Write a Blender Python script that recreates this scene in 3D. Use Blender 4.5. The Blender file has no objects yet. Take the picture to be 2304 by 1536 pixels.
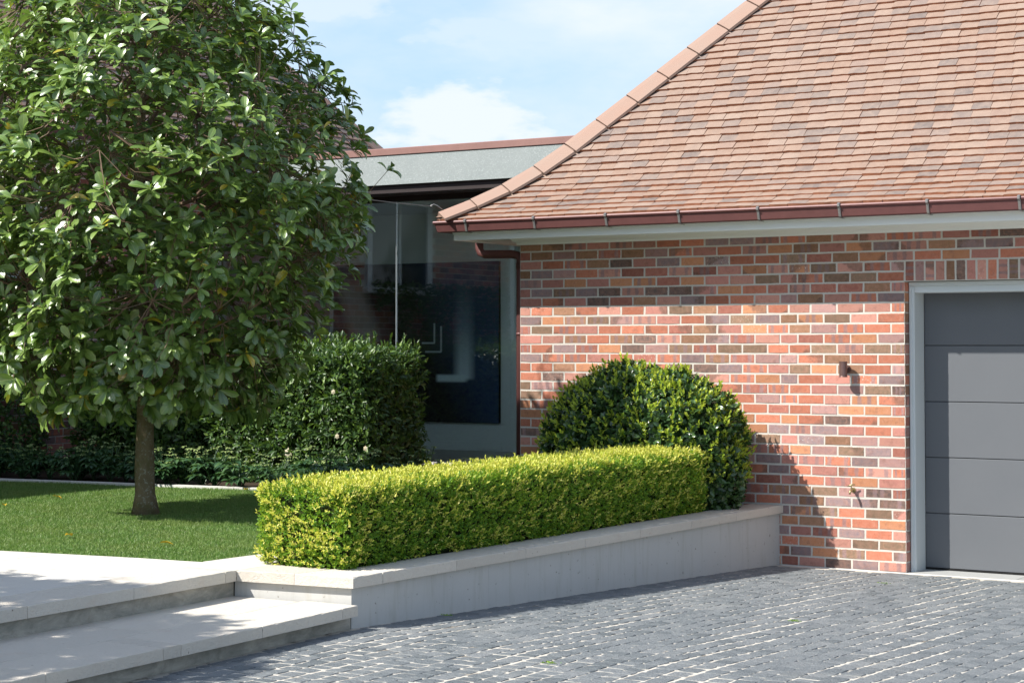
import bpy, math, random
import numpy as np
from mathutils import Vector, Matrix
random.seed(7); rng = np.random.default_rng(11)
S = bpy.context.scene
COL = S.collection
# ------------------------------------------------------------------ camera
FWD = Vector((-.53, math.sqrt(1-.53**2), 0)); RGT = Vector((FWD.y, -FWD.x, 0))
PITCH = math.radians(2.0)
cd = bpy.data.cameras.new("camera"); cam = bpy.data.objects.new("camera", cd); COL.objects.link(cam)
fw = FWD*math.cos(PITCH)+Vector((0, 0, math.sin(PITCH))); up = RGT.cross(fw)
M = Matrix((RGT, up, -fw)).transposed().to_4x4(); M.translation = Vector((9.1867, -14.8362, 1.867))
cam.matrix_world = M
cd.sensor_width = 36; cd.lens = 36*4189/2304
cd.shift_y = -(768-(780-4189*math.tan(PITCH)))/2304
cd.clip_start = .1; cd.clip_end = 3000
S.camera = cam
# ------------------------------------------------------------------ light
SUN = Vector((.78, 1.0, -1.26)).normalized()
w = bpy.data.worlds.new("World"); S.world = w; w.use_nodes = True
nt = w.node_tree; nd = nt.nodes; lk = nt.links; nd.clear()
sky = nd.new('ShaderNodeTexSky'); sky.sky_type = 'NISHITA'; sky.sun_disc = False
sky.sun_elevation = math.asin(-SUN.z); sky.sun_rotation = math.atan2(-SUN.x, -SUN.y)
sky.air_density = 1.15; sky.dust_density = .7; sky.ozone_density = 1.0
tc = nd.new('ShaderNodeTexCoord'); mp = nd.new('ShaderNodeMapping'); mp.inputs['Scale'].default_value = (1, 1, 2.6); mp.inputs['Location'].default_value = (3.35, 1.2, .31)
n1 = nd.new('ShaderNodeTexNoise'); n1.inputs['Scale'].default_value = 3.4; n1.inputs['Detail'].default_value = 7; n1.inputs['Roughness'].default_value = .56
cr = nd.new('ShaderNodeValToRGB'); cr.color_ramp.elements[0].position = .44; cr.color_ramp.elements[1].position = .72
cr.color_ramp.elements[0].color = (0, 0, 0, 1); cr.color_ramp.elements[1].color = (1, 1, 1, 1)
mx = nd.new('ShaderNodeMix'); mx.data_type = 'RGBA'; mx.inputs['B'].default_value = (4.3, 4.5, 4.75, 1)
bg = nd.new('ShaderNodeBackground'); bg.inputs['Strength'].default_value = .13
ow = nd.new('ShaderNodeOutputWorld')
lk.new(tc.outputs['Generated'], mp.inputs['Vector']); lk.new(mp.outputs['Vector'], n1.inputs['Vector']); lk.new(n1.outputs['Fac'], cr.inputs['Fac'])
hz = nd.new('ShaderNodeMapRange'); sx_ = nd.new('ShaderNodeSeparateXYZ'); lk.new(tc.outputs['Generated'], sx_.inputs[0]); lk.new(sx_.outputs[2], hz.inputs['Value'])
hz.inputs['From Min'].default_value = .0; hz.inputs['From Max'].default_value = .45; hz.inputs['To Min'].default_value = .85; hz.inputs['To Max'].default_value = 0
hm = nd.new('ShaderNodeMix'); hm.data_type = 'RGBA'; hm.inputs['B'].default_value = (1.85, 2.8, 4.2, 1); lk.new(hz.outputs[0], hm.inputs['Factor']); lk.new(sky.outputs['Color'], hm.inputs['A'])
def puff(px_, py_, wx_, wy_, amp):
    d0 = (fw*4189+RGT*(px_-1152)-up*(py_-(780-4189*math.tan(PITCH)))).normalized(); az0 = math.atan2(d0.x, d0.y)
    def nn(op, a, b=None):
        x = nd.new('ShaderNodeMath'); x.operation = op
        for i, v_ in enumerate((a, b)):
            if v_ is None: continue
            if isinstance(v_, (int, float)): x.inputs[i].default_value = v_
            else: lk.new(v_, x.inputs[i])
        return x.outputs[0]
    az = nn('ARCTAN2', sx_.outputs[0], sx_.outputs[1]); u_ = nn('DIVIDE', nn('SUBTRACT', az, az0), wx_/4189); v_ = nn('DIVIDE', nn('SUBTRACT', sx_.outputs[2], d0.z), wy_/4189)
    r_ = nn('SQRT', nn('ADD', nn('MULTIPLY', u_, u_), nn('MULTIPLY', v_, v_)))
    q_ = nn('ADD', nn('SUBTRACT', 1.0, r_), nn('MULTIPLY', nn('SUBTRACT', n2.outputs['Fac'], .5), 2.4)); x = nd.new('ShaderNodeMapRange'); x.interpolation_type = 'SMOOTHSTEP'; lk.new(q_, x.inputs['Value']); x.inputs['From Min'].default_value = 0; x.inputs['From Max'].default_value = .6; x.inputs['To Max'].default_value = amp
    return x.outputs[0]
n2 = nd.new('ShaderNodeTexNoise'); n2.inputs['Scale'].default_value = 24; n2.inputs['Detail'].default_value = 8; n2.inputs['Roughness'].default_value = .55; lk.new(mp.outputs['Vector'], n2.inputs['Vector'])
cf = cr.outputs['Color']
for a_ in [(1040, 285, 240, 95, .8), (1180, 70, 330, 60, .40), (1560, 40, 330, 150, .35), (700, 10, 250, 80, .5), (560, 330, 400, 90, .8), (2600, 200, 500, 160, .7), (-500, 150, 600, 200, .7)]:
    m2 = nd.new('ShaderNodeMath'); m2.operation = 'MAXIMUM'; lk.new(cf, m2.inputs[0]); lk.new(puff(*a_), m2.inputs[1]); cf = m2.outputs[0]
lk.new(cf, mx.inputs['Factor']); lk.new(hm.outputs['Result'], mx.inputs['A']); lk.new(mx.outputs['Result'], bg.inputs['Color']); lk.new(bg.outputs['Background'], ow.inputs['Surface'])
sd = bpy.data.lights.new("sun", 'SUN'); sun = bpy.data.objects.new("sun", sd); COL.objects.link(sun)
sd.energy = 5.0; sd.angle = math.radians(.53); sd.color = (1, .955, .89)
sun.rotation_euler = SUN.to_track_quat('-Z', 'Y').to_euler()
sun.location = (0, 0, 30)
vs = S.view_settings; vs.view_transform = 'Standard'; vs.look = 'None'; vs.gamma = 1; vs.use_curve_mapping = False
vs.exposure = .80
# ------------------------------------------------------------------ materials
class NT:
    def __init__(s, name):
        s.m = bpy.data.materials.new(name); s.m.use_nodes = True
        s.t = s.m.node_tree; s.b = s.t.nodes['Principled BSDF']; s.out = s.t.nodes['Material Output']
    def n(s, ty, ins=None, **kw):
        x = s.t.nodes.new(ty)
        for k, v in kw.items(): setattr(x, k, v)
        for k, v in (ins or {}).items(): s.set(x.inputs[k], v)
        return x
    def set(s, inp, v):
        if isinstance(v, bpy.types.NodeSocket): s.t.links.new(v, inp)
        else: inp.default_value = v
    def noise(s, scale, detail=4, rough=.55, vec=None, dist=0):
        x = s.n('ShaderNodeTexNoise', {'Scale': scale, 'Detail': detail, 'Roughness': rough, 'Distortion': dist})
        if vec is not None: s.set(x.inputs['Vector'], vec)
        return x.outputs['Fac']
    def ramp(s, fac, stops, interp='LINEAR'):
        x = s.n('ShaderNodeValToRGB', {'Fac': fac}); c = x.color_ramp; c.interpolation = interp
        while len(c.elements) < len(stops): c.elements.new(.5)
        for e, (p, col) in zip(c.elements, stops):
            e.position = p; e.color = (col if hasattr(col, '__len__') else (col, col, col))[:3] + (1,) if hasattr(col, '__len__') else (col, col, col, 1)
        return x.outputs['Color']
    def mix(s, f, a, b, mode='MIX'):
        x = s.n('ShaderNodeMix', data_type='RGBA', blend_type=mode)
        for i, v in (('Factor', f), ('A', a), ('B', b)):
            if isinstance(v, tuple) and len(v) == 3: v = v+(1,)
            s.set(x.inputs[i] if i != 'Factor' else x.inputs[0], v)
        return x.outputs['Result']
    def math(s, op, a, b=0.0, c=0.0):
        x = s.n('ShaderNodeMath', operation=op); s.set(x.inputs[0], a); s.set(x.inputs[1], b); s.set(x.inputs[2], c)
        return x.outputs[0]
    def pos(s): return s.n('ShaderNodeNewGeometry').outputs['Position']
    def scaled(s, v, sc): 
        x = s.n('ShaderNodeMapping', {'Vector': v, 'Scale': sc}); return x.outputs[0]
    def rnd(s):
        g = s.n('ShaderNodeNewGeometry').outputs['Random Per Island']; o = s.n('ShaderNodeObjectInfo').outputs['Random']
        return s.math('FRACT', s.math('ADD', g, o))
    def rnd2(s, r, k):
        x = s.n('ShaderNodeTexWhiteNoise', noise_dimensions='1D'); s.set(x.inputs['W'], s.math('MULTIPLY_ADD', r, 137.0, k)); return x.outputs['Value']
    def bump(s, h, st=.3, d=.01, nrm=None):
        x = s.n('ShaderNodeBump', {'Height': h, 'Strength': st, 'Distance': d}); s.set(s.b.inputs['Normal'], x.outputs[0]); return x
    def base(s, c, rough=.6, spec=.5, metal=0):
        s.set(s.b.inputs['Base Color'], c+(1,) if isinstance(c, tuple) and len(c) == 3 else c)
        s.set(s.b.inputs['Roughness'], rough); s.set(s.b.inputs['Specular IOR Level'], spec); s.set(s.b.inputs['Metallic'], metal)
        return s.m

def flat(name, col, rough=.5, spec=.5, metal=0, var=.15, sc=6, bmp=.0, bsc=80):
    t = NT(name); p = t.pos()
    n = t.noise(sc, 5, .6, p)
    c = t.mix(n, tuple(x*(1-var) for x in col), tuple(min(1, x*(1+var)) for x in col))
    if bmp: t.bump(t.noise(bsc, 4, .6, p), bmp, .004)
    return t.base(c, rough, spec, metal)

def brick_mat(name, dark=1.0):
    t = NT(name); r = t.rnd(); p = t.pos()
    D = lambda c: tuple(x*dark for x in c)
    pal = [(0, D((.47, .165, .10))), (.17, D((.50, .225, .115))), (.30, D((.46, .20, .165))), (.44, D((.33, .12, .09))), (.53, D((.49, .24, .19))), (.64, D((.37, .225, .21))), (.71, D((.28, .155, .09))), (.79, D((.235, .18, .185))), (.87, D((.21, .145, .095))), (.95, D((.12, .09, .08)))]
    base = t.ramp(r, pal, 'CONSTANT')
    r2 = t.rnd2(r, 3.1); r3 = t.rnd2(r, 9.7); r4 = t.rnd2(r, 5.3)
    u = t.n('ShaderNodeSeparateXYZ', {0: t.n('ShaderNodeUVMap', uv_map='UVMap').outputs[0]})
    uu, vv = u.outputs[0], u.outputs[1]
    # two kiln bands across the brick on some of them
    wob = t.math('MULTIPLY_ADD', t.noise(30, 2, .5, p), .12, -.06)
    d = t.math('ABSOLUTE', t.math('SUBTRACT', t.math('ABSOLUTE', t.math('SUBTRACT', t.math('ADD', uu, wob), .5)), t.math('MULTIPLY_ADD', r4, .22, .12)))
    band = t.ramp(d, [(.055, 1.0), (.10, 0.0)])
    on = t.math('GREATER_THAN', r2, .70)
    c = t.mix(t.math('MULTIPLY', t.math('MULTIPLY', band, on), .72), base, D((.225, .165, .175)))
    # ghost of the brick laid across: lighter ring
    q = t.math('ADD', t.math('POWER', t.math('MULTIPLY', t.math('SUBTRACT', uu, .5), 2.5), 4.0), t.math('POWER', t.math('MULTIPLY', t.math('SUBTRACT', vv, .5), 2.7), 4.0))
    ring = t.ramp(q, [(.35, 0.0), (.6, 1.0), (1.0, 0.0)])
    c = t.mix(t.math('MULTIPLY', t.math('MULTIPLY', ring, t.math('LESS_THAN', r3, .35)), .22), c, D((.62, .32, .2)))
    # scorched sweep
    uf = t.math('ABSOLUTE', t.math('SUBTRACT', uu, t.math('GREATER_THAN', r2, .5)))
    sw = t.ramp(t.math('ADD', t.math('MULTIPLY_ADD', vv, t.math('MULTIPLY_ADD', r4, 1.2, -.6), uf), t.math('MULTIPLY_ADD', t.noise(14, 3, .6, p), .9, -.45)), [(.62, 0.0), (.8, 1.0)])
    c = t.mix(t.math('MULTIPLY', t.math('MULTIPLY', sw, t.math('GREATER_THAN', r3, .78)), .65), c, D((.09, .065, .05)))
    n = t.noise(26, 5, .65, p)
    c = t.mix(t.math('MULTIPLY', t.ramp(n, [(.35, 0.0), (.75, 1.0)]), .4), c, D((.56, .30, .22)))
    c = t.mix(t.math('MULTIPLY', t.ramp(t.noise(17, 5, .7, t.n('ShaderNodeVectorMath', {0: p, 1: (3.1, 7.7, 1.3)}).outputs[0]), [(.52, 0.0), (.68, 1.0)]), .45), c, D((.22, .11, .08)))
    eu = t.math('MULTIPLY', t.math('MINIMUM', uu, t.math('SUBTRACT', 1.0, uu)), .23); ev = t.math('MULTIPLY', t.math('MINIMUM', vv, t.math('SUBTRACT', 1.0, vv)), .076)
    em = t.math('LESS_THAN', t.math('MINIMUM', eu, ev), t.math('MULTIPLY_ADD', t.noise(75, 4, .7, p), .020, -.0085))
    sp = t.noise(230, 2, .5, p)
    c = t.mix(t.ramp(sp, [(.66, 0.0), (.72, 1.0)]), c, D((.06, .04, .035)))
    lime = t.math('MULTIPLY', t.ramp(t.noise(60, 4, .7, p), [(.6, 0.0), (.66, 1.0)]), t.math('GREATER_THAN', r4, .965))
    c = t.mix(lime, c, (.6, .56, .5))
    c = t.mix(t.math('MULTIPLY', em, .85), c, (.52, .48, .42))
    hsv = t.n('ShaderNodeHueSaturation', {'Hue': .5, 'Saturation': 1.02, 'Value': t.math('MULTIPLY_ADD', r4, .40, .72), 'Color': c})
    t.bump(t.math('ADD', t.noise(170, 4, .7, p), t.math('MULTIPLY', n, 1.5)), .55, .0035)
    return t.base(hsv.outputs[0], .82, .25)

def stone_mat(name, a, b, stain=(.45, .35, .25), st=.35, bmp=.35, rough=.75, pits=True):
    t = NT(name); p = t.pos(); o = t.n('ShaderNodeObjectInfo').outputs['Random']
    n = t.noise(3.2, 6, .6, p); f = t.noise(60, 4, .7, p)
    c = t.mix(n, a, b)
    c = t.mix(t.math('MULTIPLY', t.ramp(t.noise(7, 5, .7, p), [(.55, 0.0), (.75, 1.0)]), st), c, stain)
    c = t.mix(.35, c, t.mix(f, tuple(x*.8 for x in a), tuple(min(1, x*1.15) for x in b)))
    if pits:
        v = t.noise(48, 2, .4, t.scaled(p, (1, 1, .6)))
        pit = t.ramp(v, [(.2, 1.0), (.27, 0.0)])
        c = t.mix(pit, c, tuple(x*.35 for x in stain))
    h = t.n('ShaderNodeHueSaturation', {'Hue': .5, 'Saturation': 1.0, 'Value': t.math('MULTIPLY_ADD', o, .14, .93), 'Color': c})
    t.bump(t.math('ADD', t.math('MULTIPLY', t.noise(26, 4, .7, p), 1.6), t.math('ADD', f, t.noise(200, 3, .6, p))), bmp, .006)
    return t.base(h.outputs[0], rough, .3)

def leaf_mat(name, stops, rough=.34, trans=.3, tcol=(.25, .4, .03), spec=.5, veins=False, patch=None):
    t = NT(name); r = t.rnd(); p = t.pos()
    c = t.ramp(r, stops)
    if patch: c = t.mix(t.math('MULTIPLY', t.ramp(t.noise(2.2, 5, .7, p), [(.42, 0.0), (.68, 1.0)]), .55), c, patch)
    c = t.mix(t.math('MULTIPLY', t.noise(40, 2, .5, p), .4), c, t.mix(1.0, c, (.6, .7, .6), 'MULTIPLY'))
    if veins:
        uv = t.n('ShaderNodeUVMap', uv_map='UVMap').outputs[0]
        s = t.n('ShaderNodeSeparateXYZ', {0: uv})
        mid = t.ramp(t.math('ABSOLUTE', t.math('SUBTRACT', s.outputs[0], .5)), [(.02, 1.0), (.06, 0.0)])
        sv = t.math('SINE', t.math('MULTIPLY', t.math('SUBTRACT', s.outputs[1], t.math('MULTIPLY', t.math('ABSOLUTE', t.math('SUBTRACT', s.outputs[0], .5)), .7)), 62.0))
        c = t.mix(t.math('MULTIPLY', mid, .45), c, (.3, .38, .12))
        t.bump(t.math('ADD', t.math('MULTIPLY', mid, -1.0), t.math('MULTIPLY', sv, .25)), .35, .002)
    t.base(c, rough, spec)
    back = t.n('ShaderNodeBsdfTranslucent', {'Color': t.mix(.6, c, tcol)})
    ms = t.n('ShaderNodeMixShader', {0: trans, 1: t.b.outputs[0], 2: back.outputs[0]})
    t.t.links.new(ms.outputs[0], t.out.inputs['Surface'])
    return t.m

M_ = {}
M_['brick'] = brick_mat('brick_clay')
M_['mortar'] = flat('lime_mortar', (.51, .48, .425), .9, .2, var=.12, sc=14, bmp=.4, bsc=130)
t = NT('roof_tile_clay'); r = t.rnd(); p = t.pos()
c = t.ramp(r, [(0, (.255, .172, .128)), (.3, (.28, .21, .168)), (.55, (.26, .172, .128)), (.72, (.23, .175, .148)), (.86, (.19, .155, .136)), (.96, (.14, .12, .112)), (1, (.30, .20, .152))])
c = t.mix(t.math('MULTIPLY', t.ramp(t.noise(14, 5, .7, p), [(.4, 0.0), (.7, 1.0)]), .4), c, (.36, .27, .21))
c = t.mix(t.math('MULTIPLY', t.ramp(t.noise(6, 4, .7, p), [(.5, 0.0), (.7, 1.0)]), .3), c, (.17, .13, .11))
c = t.mix(t.ramp(t.noise(190, 3, .75, p), [(.46, 0.0), (.8, .85)]), c, (.15, .10, .08))
nz = t.n('ShaderNodeSeparateXYZ', {0: t.n('ShaderNodeNewGeometry').outputs['True Normal']}).outputs[2]
c = t.mix(t.math('LESS_THAN', nz, .2), c, (.30, .125, .07))      # broken clay edge of the tile
t.bump(t.noise(220, 3, .7, p), .5, .003); M_['tile'] = t.base(c, .85, .25)
t = NT('hip_tile_clay'); p = t.pos(); o = t.n('ShaderNodeObjectInfo').outputs['Random']
c = t.mix(t.noise(5, 4, .6, p), (.35, .185, .13), (.30, .215, .17)); c = t.mix(t.math('MULTIPLY', o, .5), c, (.30, .23, .185))
c = t.mix(t.ramp(t.noise(120, 4, .7, p), [(.5, 0.0), (.9, .6)]), c, (.3, .2, .15)); t.bump(t.noise(160, 3, .7, p), .3, .003); M_['hip'] = t.base(t.mix(.12, c, (.12, .10, .09)), .8, .25)
M_['hipmortar'] = flat('hip_bedding', (.20, .135, .105), .9, .2, var=.3, sc=20, bmp=.5)
M_['copper'] = flat('aged_copper', (.125, .05, .047), .48, .4, metal=.1, var=.28, sc=9, bmp=.1)
M_['coppercap'] = flat('copper_capping', (.26, .145, .125), .5, .5, metal=.3, var=.2, sc=5)
M_['steel'] = flat('stainless_steel', (.26, .25, .24), .45, .5, metal=.6, var=.2, sc=60)
M_['eave'] = flat('eave_paint', (.80, .82, .78), .5, .4, var=.03, sc=3)
M_['frame'] = flat('frame_paint', (.56, .60, .60), .45, .45, var=.03, sc=3)
t = NT('door_paint'); p = t.pos(); c = t.mix(t.noise(2.5, 4, .6, p), (.098, .106, .116), (.115, .122, .131)); c = t.mix(t.ramp(t.noise(300, 2, .5, p), [(.72, 0.0), (.8, .35)]), c, (.3, .3, .3)); t.bump(t.noise(400, 2, .5, p), .08, .002); M_['door'] = t.base(c, .52, .4)
M_['black'] = flat('black_rubber', (.012, .012, .012), .7, .2)
M_['granite'] = stone_mat('granite_sill', (.26, .265, .26), (.36, .365, .35), (.14, .14, .15), .25, .2, pits=False)
M_['kerb'] = stone_mat('pale_stone_edge', (.55, .54, .51), (.64, .62, .58), (.4, .38, .34), .3, .2, pits=False)
M_['lime'] = stone_mat('limestone', (.54, .495, .42), (.62, .575, .50), (.52, .38, .29), .4, .8)
M_['limetop'] = stone_mat('limestone_paving', (.54, .51, .455), (.62, .59, .535), (.47, .40, .33), .22, .12, pits=False)
t = NT('rendered_concrete'); p = t.pos()
c = t.mix(t.noise(2.2, 6, .65, p), (.42, .42, .40), (.50, .495, .47))
dr = t.noise(9, 5, .7, t.scaled(p, (1.6, 1.6, .2)))
c = t.mix(t.math('MULTIPLY', t.ramp(dr, [(.5, 0.0), (.8, 1.0)]), .5), c, (.30, .28, .22)); c = t.mix(t.math('MULTIPLY', t.ramp(t.noise(5, 4, .7, p), [(.5, 0.0), (.7, 1.0)]), .3), c, (.46, .47, .46))
c = t.mix(t.ramp(t.noise(38, 2, .3, p), [(.22, .7), (.27, 0.0)]), c, (.15, .13, .1)); t.bump(t.noise(60, 5, .7, p), .25, .004); M_['render'] = t.base(c, .85, .25)
t = NT('stained_riser'); p = t.pos(); c = t.mix(t.ramp(t.noise(5, 6, .7, t.scaled(p, (1, 1, 2.2)), .6), [(.35, 0.0), (.65, 1.0)]), (.24, .235, .2), (.43, .40, .34)); c = t.mix(t.ramp(t.noise(16, 5, .75, p), [(.55, 0.0), (.75, .5)]), c, (.2, .17, .12)); t.bump(t.noise(70, 5, .7, p), .4, .005); M_['riser'] = t.base(c, .88, .2)
t = NT('basalt_sett'); r = t.rnd(); p = t.pos()
c = t.ramp(r, [(0, (.09, .105, .112)), (.3, (.14, .155, .162)), (.6, (.18, .193, .198)), (.8, (.125, .14, .148)), (1, (.205, .215, .218))])
c = t.mix(t.ramp(t.noise(140, 4, .75, p), [(.42, 0.0), (.8, .8)]), c, (.27, .30, .315)); c = t.mix(t.ramp(t.noise(330, 2, .5, p), [(.56, 0.0), (.66, .6)]), c, (.04, .045, .05))
c = t.mix(t.math('MULTIPLY', t.ramp(t.noise(1.1, 5, .7, p, .5), [(.56, 0.0), (.78, 1.0)]), .38), c, (.42, .41, .38))
t.bump(t.math('ADD', t.noise(90, 5, .8, p), t.math('MULTIPLY', t.noise(35, 3, .6, p), 1.5)), 1.0, .009); M_['sett'] = t.base(c, .62, .4)
t = NT('sand_grout'); p = t.pos(); c = t.mix(t.noise(20, 5, .7, p), (.44, .41, .355), (.52, .49, .43)); c = t.mix(t.ramp(t.noise(5, 5, .7, p), [(.55, 0.0), (.64, .85)]), c, (.10, .085, .065)); t.bump(t.noise(150, 4, .7, p), .6, .004); M_['grout'] = t.base(c, .95, .15)
M_['soil'] = flat('dark_soil', (.045, .032, .022), .95, .15, var=.4, sc=30, bmp=.8)
M_['turfsoil'] = flat('turf_base', (.035, .06, .015), .95, .1, var=.4, sc=30, bmp=.6)
t = NT('bark'); p = t.pos()
c = t.mix(t.noise(14, 5, .7, t.scaled(p, (1, 1, .6))), (.12, .09, .05), (.25, .20, .12))
c = t.mix(t.ramp(t.noise(34, 4, .7, p, .6), [(.56, 0.0), (.62, .75)]), c, (.33, .33, .27)); c = t.mix(t.ramp(t.noise(8, 4, .6, p), [(.5, 0.0), (.65, .55)]), c, (.10, .105, .03)); t.bump(t.math('ADD', t.noise(80, 4, .7, p), t.noise(24, 3, .6, t.scaled(p, (1, 1, 3)))), .8, .008); M_['bark'] = t.base(c, .85, .25)
M_['twig'] = flat('twig_bark', (.15, .10, .065), .75, .3, var=.3, sc=12)
M_['leaf'] = leaf_mat('glossy_tree_leaf', [(0, (.07, .135, .035)), (.45, (.14, .23, .048)), (.85, (.24, .345, .07)), (.975, (.14, .24, .05)), (.985, (.55, .38, .02)), (1, (.42, .36, .03))], .32, .2, (.22, .36, .04), 1.0, True)
M_['leafnew'] = leaf_mat('new_tree_leaf', [(0, (.2, .36, .05)), (1, (.34, .48, .09))], .35, .35)
M_['box'] = leaf_mat('box_hedge_leaf', [(0, (.05, .18, .018)), (.4, (.12, .29, .025)), (.75, (.25, .42, .035)), (1, (.44, .54, .06))], .42, .36, (.45, .55, .03), .4)
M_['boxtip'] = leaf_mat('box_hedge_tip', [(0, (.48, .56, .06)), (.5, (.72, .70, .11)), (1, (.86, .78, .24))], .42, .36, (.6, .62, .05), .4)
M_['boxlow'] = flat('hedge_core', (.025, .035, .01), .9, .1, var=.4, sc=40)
M_['cam'] = leaf_mat('camellia_leaf', [(0, (.03, .07, .02)), (.6, (.065, .13, .03)), (.9, (.12, .20, .04)), (1, (.2, .31, .05))], .42, .2, (.2, .36, .03), .5)
M_['vib'] = leaf_mat('shrub_leaf', [(0, (.03, .065, .025)), (.7, (.06, .12, .035)), (1, (.11, .18, .045))], .27, .14, (.12, .25, .03), .6)
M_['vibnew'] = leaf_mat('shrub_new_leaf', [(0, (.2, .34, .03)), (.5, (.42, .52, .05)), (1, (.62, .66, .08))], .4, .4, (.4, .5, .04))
M_['hel'] = leaf_mat('hellebore_leaf', [(0, (.025, .07, .03)), (.6, (.045, .11, .04)), (1, (.09, .17, .06))], .45, .2, (.15, .3, .05))
M_['helf'] = leaf_mat('hellebore_flower', [(0, (.2, .3, .08)), (1, (.36, .42, .16))], .6, .3, (.5, .6, .3))
M_['grass'] = leaf_mat('lawn_blade', [(0, (.10, .20, .04)), (.6, (.175, .30, .07)), (.93, (.27, .38, .11)), (1, (.42, .40, .2))], .5, .3, (.15, .34, .02), .45, False, (.26, .30, .09))
M_['yel'] = leaf_mat('dry_leaf', [(0, (.55, .33, .02)), (1, (.60, .42, .03))], .5, .2, (.5, .4, .05))
M_['petal'] = leaf_mat('cream_petal', [(0, (.62, .52, .34)), (1, (.75, .70, .58))], .6, .3, (.7, .6, .4))
M_['felt'] = None
t = NT('mineral_roof_felt'); p = t.pos(); v = t.noise(120, 3, .75, p)
c = t.mix(t.noise(3, 3, .5, p), (.145, .17, .168), (.18, .205, .20)); c = t.mix(t.ramp(v, [(.58, 0.0), (.66, .9)]), c, (.5, .54, .53)); t.bump(v, .5, .006); M_['felt'] = t.base(c, .7, .4)
M_['soffit'] = flat('dark_soffit', (.03, .022, .022), .6, .3)
M_['inwall'] = flat('interior_plaster', (.86, .88, .85), .7, .3, var=.03, sc=2)
M_['infloor'] = flat('interior_floor', (.6, .57, .52), .4, .4)
M_['white'] = flat('white_trim', (.70, .72, .72), .5, .4, var=.03)
M_['lamp'] = flat('bronze_lamp', (.16, .095, .085), .4, .5, metal=.5, var=.2, sc=30)
M_['brass'] = flat('brass', (.42, .33, .17), .35, .5, metal=.8, var=.2, sc=30)
M_['wire'] = flat('wire', (.03, .03, .03), .6, .3)
M_['mull'] = flat('aluminium_joint', (.45, .5, .52), .35, .5, metal=.5)
t = NT('clear_glass'); fr = t.n('ShaderNodeFresnel', {'IOR': 1.5}); tr = t.n('ShaderNodeBsdfTransparent', {'Color': (.90, .95, .94, 1)}); gl = t.n('ShaderNodeBsdfGlossy', {'Color': (1, 1, 1, 1), 'Roughness': .0})
ms = t.n('ShaderNodeMixShader', {0: t.math('MULTIPLY', fr.outputs[0], 1.9), 1: tr.outputs[0], 2: gl.outputs[0]}); t.t.links.new(ms.outputs[0], t.out.inputs['Surface']); M_['glass'] = t.m
t = NT('window_pane'); M_['pane'] = t.base((.02, .025, .03), .04, .8)
# painting: soft pale angular strokes on near-black and navy
t = NT('painted_canvas'); s_ = t.n('ShaderNodeSeparateXYZ', {0: t.n('ShaderNodeUVMap', uv_map='UVMap').outputs[0]}); U, V = s_.outputs[0], s_.outputs[1]
c = t.mix(t.ramp(t.math('ADD', U, t.math('MULTIPLY', V, .3)), [(.72, 0.0), (.98, 1.0)]), (.026, .022, .022), (.035, .06, .12))
def soft(x, c0, wd, ft): return t.ramp(t.math('ABSOLUTE', t.math('SUBTRACT', x, c0)), [(wd, 1.0), (min(1, wd+ft), 0.0)])
vert = t.math('MULTIPLY', soft(U, .80, .02, .05), t.ramp(V, [(.26, 0.0), (.28, 1.0), (.62, .25), (.9, 0.0)]))
hori = t.math('MULTIPLY', soft(V, .275, .014, .015), t.ramp(U, [(.63, 0.0), (.65, 1.0), (.80, 1.0), (.83, 0.0)]))
sh = t.math('MULTIPLY', soft(t.math('MULTIPLY_ADD', V, .25, U), .33, .045, .07), t.ramp(V, [(.42, 0.0), (.56, 1.0), (.8, 1.0), (.95, 0.0)]))
l1 = t.math('MULTIPLY', soft(U, .665, .002, .004), t.math('MULTIPLY', t.math('GREATER_THAN', V, .44), t.math('LESS_THAN', V, .60)))
l2 = t.math('MULTIPLY', soft(V, .44, .0025, .004), t.math('MULTIPLY', t.math('GREATER_THAN', U, .57), t.math('LESS_THAN', U, .667)))
l3 = t.math('MULTIPLY', soft(U, .625, .002, .004), t.math('MULTIPLY', t.math('GREATER_THAN', V, .495), t.math('LESS_THAN', V, .62)))
l4 = t.math('MULTIPLY', soft(V, .495, .0025, .004), t.math('MULTIPLY', t.math('GREATER_THAN', U, .55), t.math('LESS_THAN', U, .627)))
c = t.mix(vert, c, (.55, .62, .64)); c = t.mix(hori, c, (.6, .68, .68)); c = t.mix(t.math('MULTIPLY', sh, .9), c, (.36, .32, .28))
c = t.mix(t.math('MAXIMUM', t.math('MAXIMUM', l1, l2), t.math('MAXIMUM', l3, l4)), c, (.5, .52, .52)); M_['canvas'] = t.base(t.mix(1.0, c, (1.35, 1.35, 1.35), 'MULTIPLY'), .7, .2)

# ------------------------------------------------------------------ object helpers
def tag(o, label=None, cat=None, group=None, kind=None):
    if label: o['label'] = label
    if cat: o['category'] = cat
    if group: o['group'] = group
    if kind: o['kind'] = kind
    return o
def link(name, me, mat=None, parent=None, loc=None):
    if mat is not None and not me.materials: me.materials.append(mat)
    o = bpy.data.objects.new(name, me); COL.objects.link(o)
    if loc is not None: o.location = loc
    if parent is not None:
        o.parent = parent
        if parent.type == 'EMPTY' and loc is None: o.location = -parent.location   # built in world coordinates
        elif loc is not None and parent.type == 'EMPTY': o.location = Vector(loc)-parent.location
    return o
def empty(name, loc=(0, 0, 0)):
    o = bpy.data.objects.new(name, None); o.location = loc; o.empty_display_size = .2; COL.objects.link(o); return o
def mesh(name, v, f, smooth=False, uv=None):
    me = bpy.data.meshes.new(name); me.from_pydata([tuple(x) for x in v], [], f)
    if uv is not None:
        l = me.uv_layers.new(name='UVMap'); l.data.foreach_set('uv', np.array([uv[i] for p in f for i in p], 'f').ravel())
    if smooth: me.polygons.foreach_set('use_smooth', [True]*len(f))
    me.update(); return me
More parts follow.
